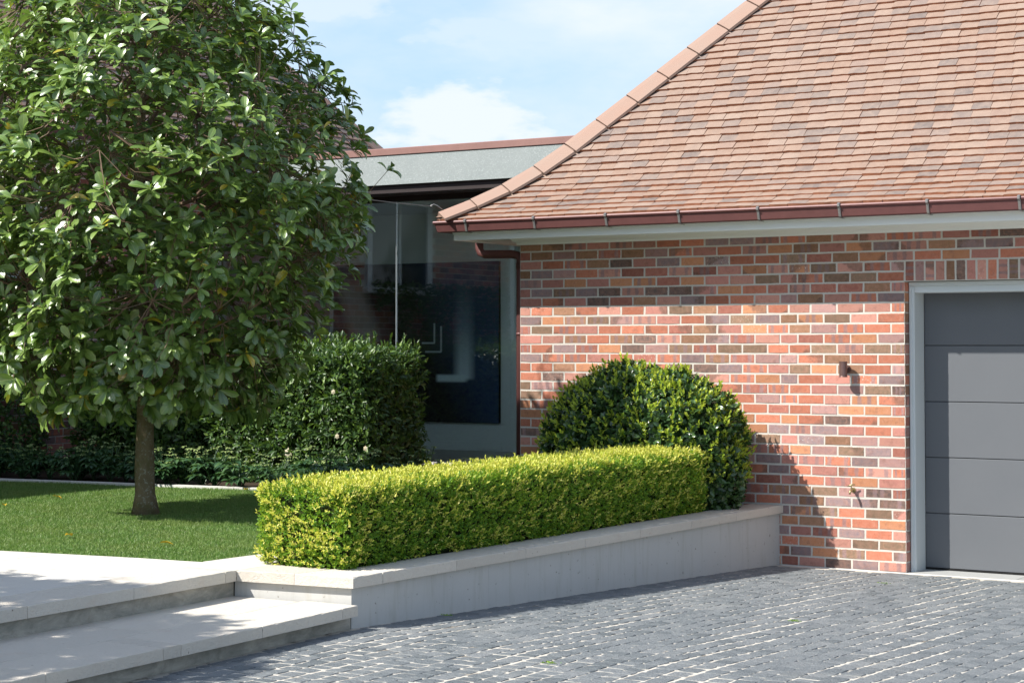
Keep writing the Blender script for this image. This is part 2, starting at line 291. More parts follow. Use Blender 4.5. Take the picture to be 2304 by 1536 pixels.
class MB:
    def __init__(s): s.v = []; s.f = []
    def box(s, a, b, ch=0):
        x0, y0, z0 = a; x1, y1, z1 = b
        if ch:
            return s.cbox(a, b, ch)
        n = len(s.v); s.v += [(x0, y0, z0), (x1, y0, z0), (x1, y1, z0), (x0, y1, z0), (x0, y0, z1), (x1, y0, z1), (x1, y1, z1), (x0, y1, z1)]
        s.f += [tuple(n+i for i in q) for q in ((0, 3, 2, 1), (4, 5, 6, 7), (0, 1, 5, 4), (1, 2, 6, 5), (2, 3, 7, 6), (3, 0, 4, 7))]; return s
    def cbox(s, a, b, c):
        # box with chamfered edges: 24 verts
        lo = Vector(a); hi = Vector(b); n = len(s.v); idx = {}
        for sx in (0, 1):
            for sy in (0, 1):
                for sz in (0, 1):
                    P = [(hi if k else lo)[i] for i, k in enumerate((sx, sy, sz))]
                    D = [(-c if k else c) for k in (sx, sy, sz)]
                    for ax in range(3):
                        q = list(P)
                        for j in range(3):
                            if j != ax: q[j] += D[j]
                        idx[(sx, sy, sz, ax)] = len(s.v); s.v.append(tuple(q))
        def fa(l): s.f.append(tuple(idx[k] for k in l))
        for k in (0, 1):
            l = [(k, 0, 0, 0), (k, 1, 0, 0), (k, 1, 1, 0), (k, 0, 1, 0)]; fa(l if k else l[::-1])
            l = [(0, k, 0, 1), (1, k, 0, 1), (1, k, 1, 1), (0, k, 1, 1)]; fa(l if not k else l[::-1])
            l = [(0, 0, k, 2), (1, 0, k, 2), (1, 1, k, 2), (0, 1, k, 2)]; fa(l if k else l[::-1])
        for i in (0, 1):
            for j in (0, 1):
                fa([(i, j, 0, 0), (i, j, 0, 1), (i, j, 1, 1), (i, j, 1, 0)])
                fa([(i, 0, j, 0), (i, 0, j, 2), (i, 1, j, 2), (i, 1, j, 0)])
                fa([(0, i, j, 1), (0, i, j, 2), (1, i, j, 2), (1, i, j, 1)])
                for k in (0, 1): fa([(i, j, k, 0), (i, j, k, 1), (i, j, k, 2)])
        return s
    def poly(s, pts): n = len(s.v); s.v += [tuple(p) for p in pts]; s.f.append(tuple(range(n, n+len(pts)))); return s
    def prism(s, pts2, z0, z1):      # pts2 counter-clockwise polygon in xy
        n = len(s.v); k = len(pts2)
        s.v += [(x, y, z0) for x, y in pts2]+[(x, y, z1) for x, y in pts2]
        s.f += [tuple(n+k+i for i in range(k)), tuple(n+k-1-i for i in range(k))]+[(n+i, n+(i+1) % k, n+k+(i+1) % k, n+k+i) for i in range(k)]; return s
    def sweep(s, prof, path, closed_prof=True, caps=True):   # prof list of (out, z); path list of (origin xy, outward dir xy already mitred)
        n = len(s.v); k = len(prof)
        for (ox, oy), (dx, dy) in path:
            s.v += [(ox+dx*a, oy+dy*a, z) for a, z in prof]
        m = k if closed_prof else k-1
        for i in range(len(path)-1):
            for j in range(m):
                a = n+i*k+j; b = n+i*k+(j+1) % k; s.f.append((a, b, b+k, a+k))
        if caps and closed_prof: s.f += [tuple(n+j for j in range(k))[::-1], tuple(n+(len(path)-1)*k+j for j in range(k))]
        return s
    def tube(s, pts, rad, sides=8, cap=True):
        n = len(s.v); pts = [Vector(p) for p in pts]; m = len(pts)
        ref = None
        for i, p in enumerate(pts):
            d = (pts[min(i+1, m-1)]-pts[max(i-1, 0)]).normalized()
            if ref is None: ref = d.orthogonal().normalized()
            ref = (ref-d*ref.dot(d)).normalized(); b = d.cross(ref)
            r = rad[i] if hasattr(rad, '__len__') else rad
            for j in range(sides):
                a = 2*math.pi*j/sides; s.v.append(tuple(p+(ref*math.cos(a)+b*math.sin(a))*r))
        for i in range(m-1):
            for j in range(sides):
                a = n+i*sides+j; b2 = n+i*sides+(j+1) % sides; s.f.append((a, b2, b2+sides, a+sides))
        if cap: s.f += [tuple(n+j for j in range(sides))[::-1], tuple(n+(m-1)*sides+j for j in range(sides))]
        return s
    def build(s, name, mat=None, parent=None, smooth=False, loc=None):
        return link(name, mesh(name, s.v, s.f, smooth), mat, parent, loc)
def instanced(name, tv, tf, R, T, uv=None, smooth=False):
    """one joined mesh from many transformed copies of a small template"""
    tv = np.asarray(tv, float); n = len(R); nv = len(tv)
    V = np.einsum('nij,vj->nvi', R, tv)+T[:, None, :]
    ls = np.array([len(f) for f in tf]); lv = np.array([i for f in tf for i in f]); nl = len(lv)
    me = bpy.data.meshes.new(name)
    me.vertices.add(n*nv); me.vertices.foreach_set('co', V.astype('f').ravel())
    me.loops.add(n*nl); me.loops.foreach_set('vertex_index', (lv[None]+np.arange(n)[:, None]*nv).astype('i').ravel())
    me.polygons.add(n*len(ls)); st = np.concatenate([[0], np.cumsum(ls)[:-1]])
    me.polygons.foreach_set('loop_start', (st[None]+np.arange(n)[:, None]*nl).astype('i').ravel())
    if uv is not None:
        l = me.uv_layers.new(name='UVMap'); l.data.foreach_set('uv', np.tile(np.array([uv[i] for i in lv], 'f').ravel(), n))
    if smooth: me.polygons.foreach_set('use_smooth', np.ones(n*len(ls), bool))
    me.update(calc_edges=True); me.validate(); return me
def nrm(a): return a/np.maximum(np.linalg.norm(a, axis=-1, keepdims=True), 1e-9)
def frames(d, nn, sc):
    """columns: side, direction, normal, scaled"""
    d = nrm(d); x = nrm(np.cross(d, nn)); z = np.cross(x, d)
    sc = np.asarray(sc)
    if sc.ndim == 1: sc = np.stack([sc]*3, 1)
    return np.stack([x*sc[:, :1], d*sc[:, 1:2], z*sc[:, 2:]], 2)
def rdir(n):
    a = rng.normal(size=(n, 3)); return nrm(a)
# leaf templates along +Y
def obovate():
    ys = [0, .16, .42, .70, .90, 1.0]; ws = [.0, .075, .155, .20, .135, .0]; zs = [0, .03, .05, .03, -.03, -.07]
    v = []; uv = []
    for y, w_, z in zip(ys, ws, zs):
        if w_ == 0: v.append((0, y, z)); uv.append((.5, y))
        else:
            v += [(-w_, y, z+w_*.35), (0, y, z), (w_, y, z+w_*.35)]; uv += [(.5-w_*2, y), (.5, y), (.5+w_*2, y)]
    f = [(0, 2, 1), (0, 3, 2)]
    for i in range(3):
        a = 1+3*i; f += [(a, a+1, a+4, a+3), (a+1, a+2, a+5, a+4)]
    f += [(10, 11, 13), (11, 12, 13)]
    return v, f, uv
LV, LF, LUV = obovate()
def ovate(wd=.22):
    v = [(0, 0, 0), (-wd, .38, wd*.45), (0, .42, 0), (wd, .38, wd*.45), (-wd*.7, .72, wd*.2), (0, .75, -.03), (wd*.7, .72, wd*.2), (0, 1, -.12)]
    return v, [(0, 2, 1), (0, 3, 2), (1, 2, 5, 4), (2, 3, 6, 5), (4, 5, 7), (5, 6, 7)]
OV, OF = ovate()
DV, DF = [(0, 0, 0), (-.24, .5, .08), (0, 1, -.05), (.24, .5, .08)], [(0, 2, 1), (0, 3, 2)]

# ------------------------------------------------------------------ ground and driveway
def gz(y): return -.034*max(min(y, 2), -6.1) if y < 0 else 0.0
g = MB(); g.poly([(-150, -150, -.25), (150, -150, -.25), (150, 150, -.25), (-150, 150, -.25)])
tag(g.build('ground', M_['soil']), kind='structure')
# driveway bed follows the fall towards the garage
ys = [-24, -16, -9, -6.1, -4, -2, -.06]; v = []; f = []
for y in ys:
    for x in (2.4, 6, 12, 20): v.append((x, y, gz(y)+.0014))
for i in range(len(ys)-1):
    for j in range(3): a = i*4+j; f.append((a, a+1, a+5, a+4))
v += [(x, y-0, -.25) for x in (2.4, 20) for y in (-24, -.06)]
drive = link('driveway', mesh('driveway', v, f), M_['grout']); tag(drive, 'driveway of dark basalt setts laid in pale sand, falling to the garage', kind='structure')
def sett_mesh(k):
    r = random.Random(100+k); N = 12; out = []; inn = []
    base_ = [(-.5, -.43), (-.44, -.5), (-.05, -.5), (.43, -.5), (.5, -.42), (.5, .05), (.5, .44), (.43, .5), (.03, .5), (-.44, .5), (-.5, .43), (-.5, 0)]
    sk = r.uniform(-.07, .07)
    for x_, y_ in base_:
        x_, y_ = x_+r.uniform(-.035, .035), y_+r.uniform(-.035, .035)+sk*x_
        out.append((x_, y_)); s2 = r.uniform(.94, .97); inn.append((x_*s2, y_*s2))
    v = [(x, y, -.012) for x, y in out]+[(x, y, r.uniform(-.002, .001)) for x, y in out]+[(x, y, r.uniform(.0026, .0048)) for x, y in inn]+[(r.uniform(-.1, .1), r.uniform(-.1, .1), r.uniform(.004, .006))]
    f = []
    for i in range(N):
        j = (i+1) % N; f += [(i, j, N+j, N+i), (N+i, N+j, 2*N+j, 2*N+i), (2*N+i, 2*N+j, 3*N)]
    return v, f
SM = [sett_mesh(k) for k in range(12)]
CP = Vector((9.1867, -14.8362, 1.867))
def px(P):
    d = Vector(P)-CP; z = d.dot(fw)
    if z < .1: return None
    return (1152+4189*d.dot(RGT)/z, (780-4189*math.tan(PITCH))-4189*d.dot(up)/z, z)
setts = []
x = 2.33; row = 0
while x < 9.6:
    wdt = random.uniform(.105, .135); y = -.14-random.random()*.1; cx = x+wdt/2
    bend = random.uniform(-.004, .004)
    while y > -13.5:
        ln = random.uniform(.085, .14); cy = y-ln/2; yy = x+.0
        xx = cx+.012*math.sin(cy*1.7+row*.8)+bend+.0175*(cy) *0
        lim = 2.627+.0175*cy if cy > -6 else 2.567-.052*(cy+6)
        lo_, hi_ = max(xx-wdt/2, lim+.004), xx+wdt/2
        if hi_-lo_ > .035:
            xx = (lo_+hi_)/2; wd_ = hi_-lo_
            setts.append((xx, cy, gz(cy)+random.uniform(-.0008, .0022), wd_-.008+random.uniform(-.006, .003), ln-random.uniform(.011, .021), random.uniform(-.07, .07), random.uniform(-.02, .02), random.uniform(-.025, .025)))
        y -= ln
    x += wdt; row += 1
setts2 = []
for s in setts:
    q = px(s[:3])
    if q is None: continue
    vis = -60 < q[0] < 2364 and 1200 < q[1] < 1580
    setts2.append((0 if vis else 1, q[2], s))
setts2 = [s for s in setts2 if s[1] < 24]
setts2.sort(key=lambda a: (a[0], a[1]))
smesh = [mesh('sett', v_, f_, False) for v_, f_ in SM]
for m_ in smesh: m_.materials.append(M_['sett'])
def eul(a, b, c): return Matrix.Rotation(c, 3, 'Z') @ Matrix.Rotation(b, 3, 'Y') @ Matrix.Rotation(a, 3, 'X')
for i, (_, _, s) in enumerate(setts2[:300]):
    o = bpy.data.objects.new('sett', smesh[i % 12]); COL.objects.link(o); o.parent = drive
    o.location = s[:3]; o.scale = (s[3], s[4], 1); o.rotation_euler = (s[6], s[7], s[5])
rest = [s[2] for s in setts2[300:]]
for k in range(1):
    Vs, Fs = [], []
    acc = MB()
    for i, s in enumerate(rest):
        v_, f_ = SM[i % 12]; R_ = eul(s[6], s[7], s[5]); n = len(acc.v)
        for q in v_: acc.v.append(tuple(R_ @ Vector((q[0]*s[3], q[1]*s[4], q[2]))+Vector(s[:3])))
        acc.f += [tuple(n+a for a in ff) for ff in f_]
    o = acc.build('paving_setts', M_['sett'], drive, False); o['kind'] = 'stuff'

# ------------------------------------------------------------------ garage
GA = empty('garage_building'); tag(GA, 'brick garage with hipped clay tile roof, copper gutter and grey sectional door', 'garage')
DX0, DX1 = 3.76, 6.9; WX1 = 8.3; LZ = 28*.086
wb = MB(); wb.box((.004, .0025, -.02), (DX0-.004, .235, 2.9)); wb.box((DX1+.004, .0025, -.02), (WX1, .235, 2.9)); wb.box((DX0-.003, .0025, LZ+.002), (DX1+.003, .234, 2.899))
wb.box((.004, .24, -.02), (.235, 7.2, 2.9)); wb.box((WX1-.23, .24, -.02), (WX1, 7.2, 2.9)); wb.box((.24, 6.97, -.02), (WX1-.24, 7.2, 2.9))
wall = wb.build('wall', M_['mortar'], GA)
def brick_mesh(k):
    r = random.Random(k); j = lambda a: r.uniform(-a, a)
    c = .004
    def ring(y, ins, a): return [(-.5*1+ins/.23+j(a)/.23, y, -.5+ins/.076+j(a)/.076), (.0, y+j(.0008), -.5+ins/.076+j(a*.8)/.076), (.5-ins/.23+j(a)/.23, y, -.5+ins/.076+j(a)/.076), (.5-ins/.23+j(a)/.23, y, .5-ins/.076+j(a)/.076), (0, y+j(.0008), .5-ins/.076+j(a*.8)/.076), (-.5+ins/.23+j(a)/.23, y, .5-ins/.076+j(a)/.076)]
    v = ring(0, c, .0028)+ring(.004, 0, .0012)+ring(.02, 0, .0)
    f = [(0, 1, 4, 5), (1, 2, 3, 4)]
    for b in (0, 6):
        for i in range(6): a = (i+1) % 6; f.append((b+i, b+6+i, b+6+a, b+a))
    f = [q for q in f]
    uv = [(p[0]+.5, p[2]+.5) for p in v]
    return v, f, uv
BM = [brick_mesh(k) for k in range(8)]
bme = []
for v_, f_, uv_ in BM:
    m_ = mesh('brick', v_, f_, False, uv_); m_.materials.append(M_['brick']); bme.append(m_)
bricks = []   # (x centre, z centre, length, height, vertical?)
for k in range(34):
    z = k*.086+.043
    full = [.24]
    if k % 2 == 1: seq = [.12]+[.24]*10+[.2, .2]+[.24]*3+[.12]
    else: seq = [.24]*11+[.16]+[.24]*4
    if z > LZ: seq = seq[:-1]+([.24] if k % 2 == 1 else [.24])+[.24]*21 if k in (28, 29) and False else seq
    if k >= 30: seq = ([.12] if k % 2 else [])+[.24]*15
    x = 0
    for L in seq:
        bricks.append((x+L/2, z, L-.01, .076, 0)); x += L
    if k >= 30:
        x2 = x
        while x2 < WX1-.02: L = min(.24, WX1-x2); bricks.append((x2+L/2, z, L-.01, .076, 0)); x2 += .24
    elif True:
        x2 = DX1 if k < 28 else DX1
        if k % 2 == 1: bricks.append((x2+.06, z, .11, .076, 0)); x2 += .12
        while x2 < WX1-.02: L = min(.24, WX1-x2); bricks.append((x2+L/2, z, L-.01, .076, 0)); x2 += .24
x = DX0
while x < DX1-.03: bricks.append((x+.043, LZ+.086, .162, .076, 1)); x += .086*1.0145
vb = []
for b in bricks:
    q = px((b[0], 0, b[1])); vis = q and -20 < q[0] < 2330 and b[1] < 2.84
    hid = q and ((q[0] < 1560 and q[1] > 1030) or (1290 < q[0] < 1640 and q[1] > 900))
    vb.append((0 if vis and not hid else 1, q[2], b))
vb.sort(key=lambda a: (a[0], a[1]))
def brick_T(b):
    x, z, L, H, vert = b
    R_ = Matrix.Rotation(random.uniform(-.006, .006)+(math.pi/2 if vert else 0), 3, 'Y'); return R_, Vector((x, random.uniform(-.0015, .0015), z)), (L*random.uniform(.985, 1.005), 1, H*random.uniform(.97, 1.01))
for i, (_, _, b) in enumerate(vb[:300]):
    R_, T_, s_ = brick_T(b); o = bpy.data.objects.new('brick', bme[i % 8]); COL.objects.link(o); o.parent = wall; o.location = T_; o.scale = s_; o.rotation_euler = R_.to_euler()
acc = [[] for _ in range(8)]
for i, (_, _, b) in enumerate(vb[300:]): acc[i % 8].append(brick_T(b))
def join_meshes(name, parts, tmpl, mat, parent):
    V_ = []; F_ = []; UV_ = []
    for k, lst in enumerate(parts):
        v_, f_, uv_ = tmpl[k]
        for R_, T_, s_ in lst:
            n = len(V_)
            for q in v_: V_.append(tuple(R_ @ Vector((q[0]*s_[0], q[1]*s_[1], q[2]*s_[2]))+T_))
            UV_ += list(uv_); F_ += [tuple(n+a for a in ff) for ff in f_]
    o = link(name, mesh(name, V_, F_, False, UV_), mat, parent); o['kind'] = 'stuff'; return o
join_meshes('brickwork', acc, BM, M_['brick'], wall)
# brick reveal beside the door
acc = [[] for _ in range(8)]
for k in range(28):
    for xx, sgn in ((DX0, 1), (DX1, -1)):
        R_ = Matrix.Rotation(math.pi/2*sgn, 3, 'Z'); acc[k % 8].append((R_, Vector((xx, .058, k*.086+.043)), (.11, 1, .076)))
join_meshes('reveal_bricks', acc, BM, M_['brick'], wall)
# west face of the garage (glimpsed in reflections)
acc = [[] for _ in range(8)]; R_ = Matrix.Rotation(-math.pi/2, 3, 'Z')
for k in range(33):
    y = .1+(.12 if k % 2 else 0)
    while y < 7: acc[k % 8].append((R_, Vector((0, y+.12, k*.086+.043)), (.23, 1, .076))); y += .24
join_meshes('side_brickwork', acc, BM, M_['brick'], wall)
# door frame and door
FR = MB(); fx = DX0+.004
FR.cbox((fx, .10, .0), (fx+.042, .335, LZ-.012), .004); FR.cbox((fx+.0425, .101, LZ-.092), (DX1-.0465, .335, LZ-.013), .004); FR.cbox((DX1-.046, .10, 0), (DX1-.004, .335, LZ-.012), .004)
FR.cbox((fx-.0, .087, .0), (fx+.020, .0995, LZ-.036), .003); FR.cbox((fx, .080, LZ-.035), (DX1-.004, .1, LZ-.002), .004)
FR.build('door_frame', M_['frame'], GA)
dz = [.018, .475, .941, 1.407, 1.878, 2.335]
door = MB(); door.box((fx+.043, .355, .0), (DX1-.047, .38, 2.34)); door = door.build('garage_door', M_['door'], GA); door['label'] = 'dark grey sectional garage door'
for a, b in zip(dz[:-1], dz[1:]):
    p_ = MB(); p_.cbox((fx+.044, .332, a+.003), (DX1-.048, .357, b-.003), .003); p_.build('door_panel', M_['door'], door)
MB().box((fx+.044, .325, .004), (DX1-.048, .354, .019)).build('door_seal', M_['black'], GA)
# sill slabs, edge strip
x = 3.77
while x < DX1-.02:
    L = min(.9, DX1-.01-x); MB().cbox((x, -.018, -.03), (x+L-.004, .355, .004), .002).build('sill_stone', M_['granite'], GA); x += .9
es = MB(); es.cbox((2.66, -.064, -.06), (WX1+.6, -.020, .006), .003); o = es.build('edging_strip', M_['kerb']); tag(o, kind='structure')
# eaves: crown moulding, soffit, fascia, gutter run round the south-west corner
def path_corner(x1=WX1, y1=7.2):   # outward offsets a: south run then mitre then west run
    return [((x1, 0), (1, -1)), ((0, 0), (-1, -1)), ((0, y1), (-1, 1))]
def eave(name, prof, mat, parent=GA, x1=WX1+.0, y1=7.2, ext=0):
    m_ = MB(); m_.sweep(prof, [((x1+.0, 0), (0, -1)), ((0, 0), (-1, -1)), ((0, y1), (-1, 0))]); return m_.build(name, mat, parent)
eave('crown_moulding', [(.0, 2.817), (.018, 2.817), (.022, 2.832), (.03, 2.842), (.05, 2.852), (.062, 2.868), (.066, 2.88), (.066, 2.90), (.0, 2.90)], M_['eave'])
eave('soffit', [(.067, 2.878), (.424, 2.862), (.424, 2.872), (.067, 2.888)], M_['eave'])
eave('fascia', [(.425, 2.853), (.447, 2.853), (.447, 2.905), (.452, 2.907), (.454, 2.922), (.464, 2.934), (.468, 2.946), (.468, 2.955), (.425, 2.955)], M_['eave'])
GP = [(.472, 2.935), (.478, 2.925), (.548, 2.925), (.556, 2.932), (.574, 3.000), (.585, 3.006), (.590, 3.018), (.584, 3.029), (.573, 3.026), (.570, 3.012), (.549, 2.939), (.482, 2.935), (.478, 3.03), (.472, 3.03)]
gut = eave('gutter', GP, M_['copper'])
for i, x in enumerate([-.23, .505, 1.244, 1.958, 2.70, 3.42, 4.165, 4.90, 5.64, 6.38, 7.12, 7.86]):
    b_ = MB(); b_.tube([(x, -.47, 2.918), (x, -.552, 2.920), (x, -.562, 2.930), (x, -.582, 3.0), (x, -.597, 3.010), (x, -.598, 3.030), (x, -.585, 3.038), (x, -.56, 3.036), (x, -.53, 3.032)], .003, 4)
    n0 = len(b_.v)
    b_.v = [(x+(q[0]-x)*4.0, q[1], q[2]) for q in b_.v]
    b_.build('gutter_bracket', M_['steel'], gut)
# downpipe at the corner
dp = MB(); dp.tube([(-.49, .06, 2.925), (-.49, .06, 2.80), (-.475, .06, 2.765), (-.43, .06, 2.745), (-.14, .075, 2.742), (-.075, .09, 2.728), (-.047, .09, 2.69), (-.047, .09, .3)], .040, 12)
dp.tube([(-.047, .09, 2.0), (-.047, .09, 1.975)], .043, 12); dp.tube([(-.047, .09, 2.66), (-.047, .09, 2.60)], .043, 12)
dp.build('downpipe', M_['copper'], GA, True)
# roof: profile with a bellcast at the eaves
PR = [(0, 3.032), (.25, 3.18), (.5, 3.352), (.68, 3.515), (.86, 3.695), (3.9, 3.695+3.04*1.117)]
def prz(u):
    for (a, za), (b, zb) in zip(PR[:-1], PR[1:]):
        if u <= b: return za+(zb-za)*(u-a)/(b-a)
    return PR[-1][1]
CX, CY = -.575, -.565; EX1 = WX1+.56; EY1 = 7.2+.56
us = [p_[0] for p_ in PR]
rb = MB()
loops = []
for u in us:
    n = len(rb.v); loops.append(n); z = prz(u)-.035; rb.v += [(CX+u, CY+u, z), (EX1-u, CY+u, z), (EX1-u, EY1-u, z), (CX+u, EY1-u, z)]
for a, b in zip(loops[:-1], loops[1:]):
    for i in range(4): j = (i+1) % 4; rb.f.append((a+i, a+j, b+j, b+i))
rb.f.append(tuple(loops[-1]+i for i in range(4)))
roof = rb.build('roof', M_['hipmortar'], GA)
# arc-length rows
fine = [(u, prz(u)) for u in np.linspace(0, 3.9, 1200)]; arc = [0]
for a, b in zip(fine[:-1], fine[1:]): arc.append(arc[-1]+math.hypot(b[0]-a[0], b[1]-a[1]))
def at_arc(s):
    i = min(int(np.searchsorted(arc, s)), len(arc)-1); return fine[i]
def tile_mesh(k):
    r = random.Random(50+k); W, Lh, th = .5, .15, .024
    v = []; j = lambda a: r.uniform(-a, a)
    fr_ = [(-W, j(.004), .001), (-.17, j(.004), .0025), (.17, j(.004), .0025), (W, j(.004), .001)]
    for (x_, y_, z_) in fr_: v.append((x_, y_, z_+j(.0012)))
    for (x_, y_, z_) in fr_: v.append((x_, Lh, z_-.006))
    for (x_, y_, z_) in fr_: v.append((x_, y_+j(.001), z_-th))
    f = []
    for i in range(3): f += [(i, i+1, 5+i, 4+i), (8+i, 9+i, i+1, i)]
    f += [(0, 4, 8), (3, 11, 7)]
    return v, f, [(q[0]+.5, q[1]) for q in v]
TM = [tile_mesh(k) for k in range(8)]
tme = []
for v_, f_, uv_ in TM:
    m_ = mesh('roof_tile', v_, f_); m_.materials.append(M_['tile']); tme.append(m_)
tiles = []; gauge = .1; nrow = int(arc[-1]/gauge)
for i in range(nrow):
    s0 = i*gauge-.012; u0, z0 = at_arc(max(0, s0)); u1, z1 = at_arc(max(0, s0)+.12); ang = math.atan2(z1-z0, u1-u0)
    if i == 0: u0 -= .0
    x = CX+u0-(.0825 if i % 2 else 0)-.1; xr = EX1-u0
    wav = random.uniform(-.002, .002)
    while x < xr:
        xl = max(x, CX+u0+.015); xe = min(x+.165, xr-.015)
        if xe-xl > .03:
            tiles.append(((xl+xe)/2, CY+u0, z0+.014+random.uniform(-.0015, .0035), xe-xl-random.choice([.001, .0015, .002, .004]), ang-random.uniform(.11, .16), random.uniform(-.012, .012), wav+random.uniform(-.004, .004)))
        x += .165
tv = []
for t_ in tiles:
    q = px(t_[:3]); tv.append((0 if q and q[0] < 2310 and q[1] > -10 else 1, q[2], t_))
tv.sort(key=lambda a: (a[0], a[1]))
def tileT(t_):
    x, y, z, wd, ang, yaw, wv = t_
    R_ = Matrix.Rotation(ang, 3, 'X') @ Matrix.Rotation(yaw, 3, 'Z') @ Matrix.Rotation(random.uniform(-.012, .012), 3, 'Y')
    return R_, Vector((x, y+wv, z)), (wd, 1, 1)
for i, (_, _, t_) in enumerate(tv[:300]):
    R_, T_, s_ = tileT(t_); o = bpy.data.objects.new('roof_tile', tme[i % 8]); COL.objects.link(o); o.parent = roof; o.location = T_; o.scale = s_; o.rotation_euler = R_.to_euler()
acc = [[] for _ in range(8)]
for i, (_, _, t_) in enumerate(tv[300:]): acc[i % 8].append(tileT(t_))
join_meshes('tiled_slope', acc, TM, M_['tile'], roof)
# hip tiles: angled V pieces stepping up the hip
def hip_run(parent, cx, cy, dx, dy, prf, umax, mat, bed, first=.0, ln=.215, wing=.185):
    u = first; i = 0
    while u < umax:
        ua, ub = u, u+ln-.006
        P0 = Vector((cx+dx*ua, cy+dy*ua, prf(ua)+.074)); P1 = Vector((cx+dx*ub, cy+dy*ub, prf(ub)+.069)); ax = (P1-P0).normalized()
        X_ = Vector((dx, 0, 0)); Y_ = Vector((0, dy, 0)); s1 = (X_-ax*X_.dot(ax)).normalized(); s2 = (Y_-ax*Y_.dot(ax)).normalized()
        if dx*dy > 0 or True:
            m_ = MB(); rings = []
            for P, fl_ in ((P0, 1.012), (P1, .99)):
                w1 = P+s1*wing*fl_; w2 = P+s2*wing*fl_; Z_ = Vector((0, 0, 1)); dn = -(Z_-ax*Z_.dot(ax)).normalized()
                rings.append([w1+dn*.012, P+s1*wing*.3-dn*.002, P, P+s2*wing*.3-dn*.002, w2+dn*.012, w2+dn*.034, P+dn*.03, w1+dn*.034])
            K = 8; n = 0; m_.v += [tuple(q) for r_ in rings for q in r_]
            for j in range(K): k2 = (j+1) % K; m_.f.append((j, k2, K+k2, K+j))
            m_.f += [tuple(range(K))[::-1], tuple(range(K, 2*K))]
            m_.build('hip_tile', mat, parent)
        u += ln; i += 1
hip_run(roof, CX, CY, 1, 1, prz, 3.8, M_['hip'], M_['hipmortar'], first=.02)
hb = MB()
for u in np.arange(.0, 3.8, .1):
    P = Vector((CX+u, CY+u, prz(u)+.02)); Q = Vector((CX+u+.1, CY+u+.1, prz(u+.1)+.02)); n = len(hb.v)
    for A in (P, Q): hb.v += [tuple(A+Vector((.168, 0, -.045))), tuple(A+Vector((.160, 0, .014))), tuple(A+Vector((0, 0, .018))), tuple(A+Vector((0, .142, .014))), tuple(A+Vector((0, .150, -.045)))]
    for j in range(4): hb.f.append((n+j, n+j+1, n+6+j, n+5+j))
hb.f.append((0, 1, 2, 3, 4)); hb.build('hip_bedding', M_['hipmortar'], roof)
hk = MB(); hk.tube([(CX+.05, CY+.05, 3.14), (CX+.02, CY+.02, 3.17), (CX-.01, CY-.01, 3.19), (CX-.03, CY-.03, 3.175), (CX-.02, CY-.02, 3.155)], .006, 6); hk.build('hip_hook', M_['steel'], roof, True)

# ------------------------------------------------------------------ lamp and tap on the wall
L_ = MB(); lx, ly = 3.249, -.088; L_.tube([(lx, ly, 1.613), (lx, ly, 1.617), (lx, ly, 1.621), (lx, ly, 1.736), (lx, ly, 1.740), (lx, ly, 1.744)], [.036, .0365, .034, .034, .0365, .036], 20)
LT = empty('wall_lamp', (lx, 0, 1.68)); tag(LT, 'small bronze up and down cylinder lamp fixed to the sunlit brick wall', 'wall lamp')
L_.build('lamp_body', M_['lamp'], LT, False)
MB().tube([(lx, ly+.033, 1.68), (lx, -.012, 1.68)], .013, 12).build('lamp_arm', M_['lamp'], LT, True)
MB().tube([(lx, -.016, 1.68), (lx, -.001, 1.68)], .035, 18).build('back_plate', M_['lamp'], LT)
tx, tz = 3.30, .665; TP = empty('garden_tap', (tx, 0, tz)); tag(TP, 'small brass garden tap sticking out low on the brick wall', 'tap')
MB().tube([(tx, 0, tz), (tx, -.055, tz), (tx, -.075, tz-.006), (tx, -.085, tz-.03)], [.011, .010, .011, .008], 10).build('spout', M_['brass'], TP, True)
MB().tube([(tx, -.05, tz+.005), (tx, -.05, tz+.04)], .006, 8).build('spindle', M_['brass'], TP)
MB().tube([(tx-.03, -.058, tz+.034), (tx, -.05, tz+.046), (tx+.03, -.042, tz+.050)], [.005, .007, .005], 8).build('handle', M_['brass'], TP, True)
MB().tube([(tx, -.006, tz), (tx, 0.001, tz)], .022, 12).build('wall_flange', M_['brass'], TP)

# ------------------------------------------------------------------ planter wall and steps
PZ = .512
def wx(y, off=0): return 2.66+.0175*y+off       # outer coping edge of the long side
PW = empty('planter_wall', (2.2, -3, 0)); tag(PW, 'low rendered retaining wall with pale limestone coping beside the driveway', 'retaining wall')
e0, e1 = Vector((1.742, -6.082)), Vector((2.555, -5.990))   # coping edge of the short end
m_ = MB(); ys_ = [0, -.72, -2.93, -4.5, -5.962]
for a, b in zip(ys_[:-1], ys_[1:]):
    m_ = MB(); g_ = .0008; m_.prism([(wx(b, -.26), b+g_), (wx(b, -.035), b+g_), (wx(a, -.035), a-g_), (wx(a, -.26), a-g_)], -.1, PZ-.066)
    m_.build('wall_panel', M_['render'], PW)
m_ = MB(); m_.prism([(1.70, -6.050), (2.518, -5.960), (2.518, -5.72), (1.70, -5.80)], .0, PZ-.066); m_.build('end_wall', M_['render'], PW)
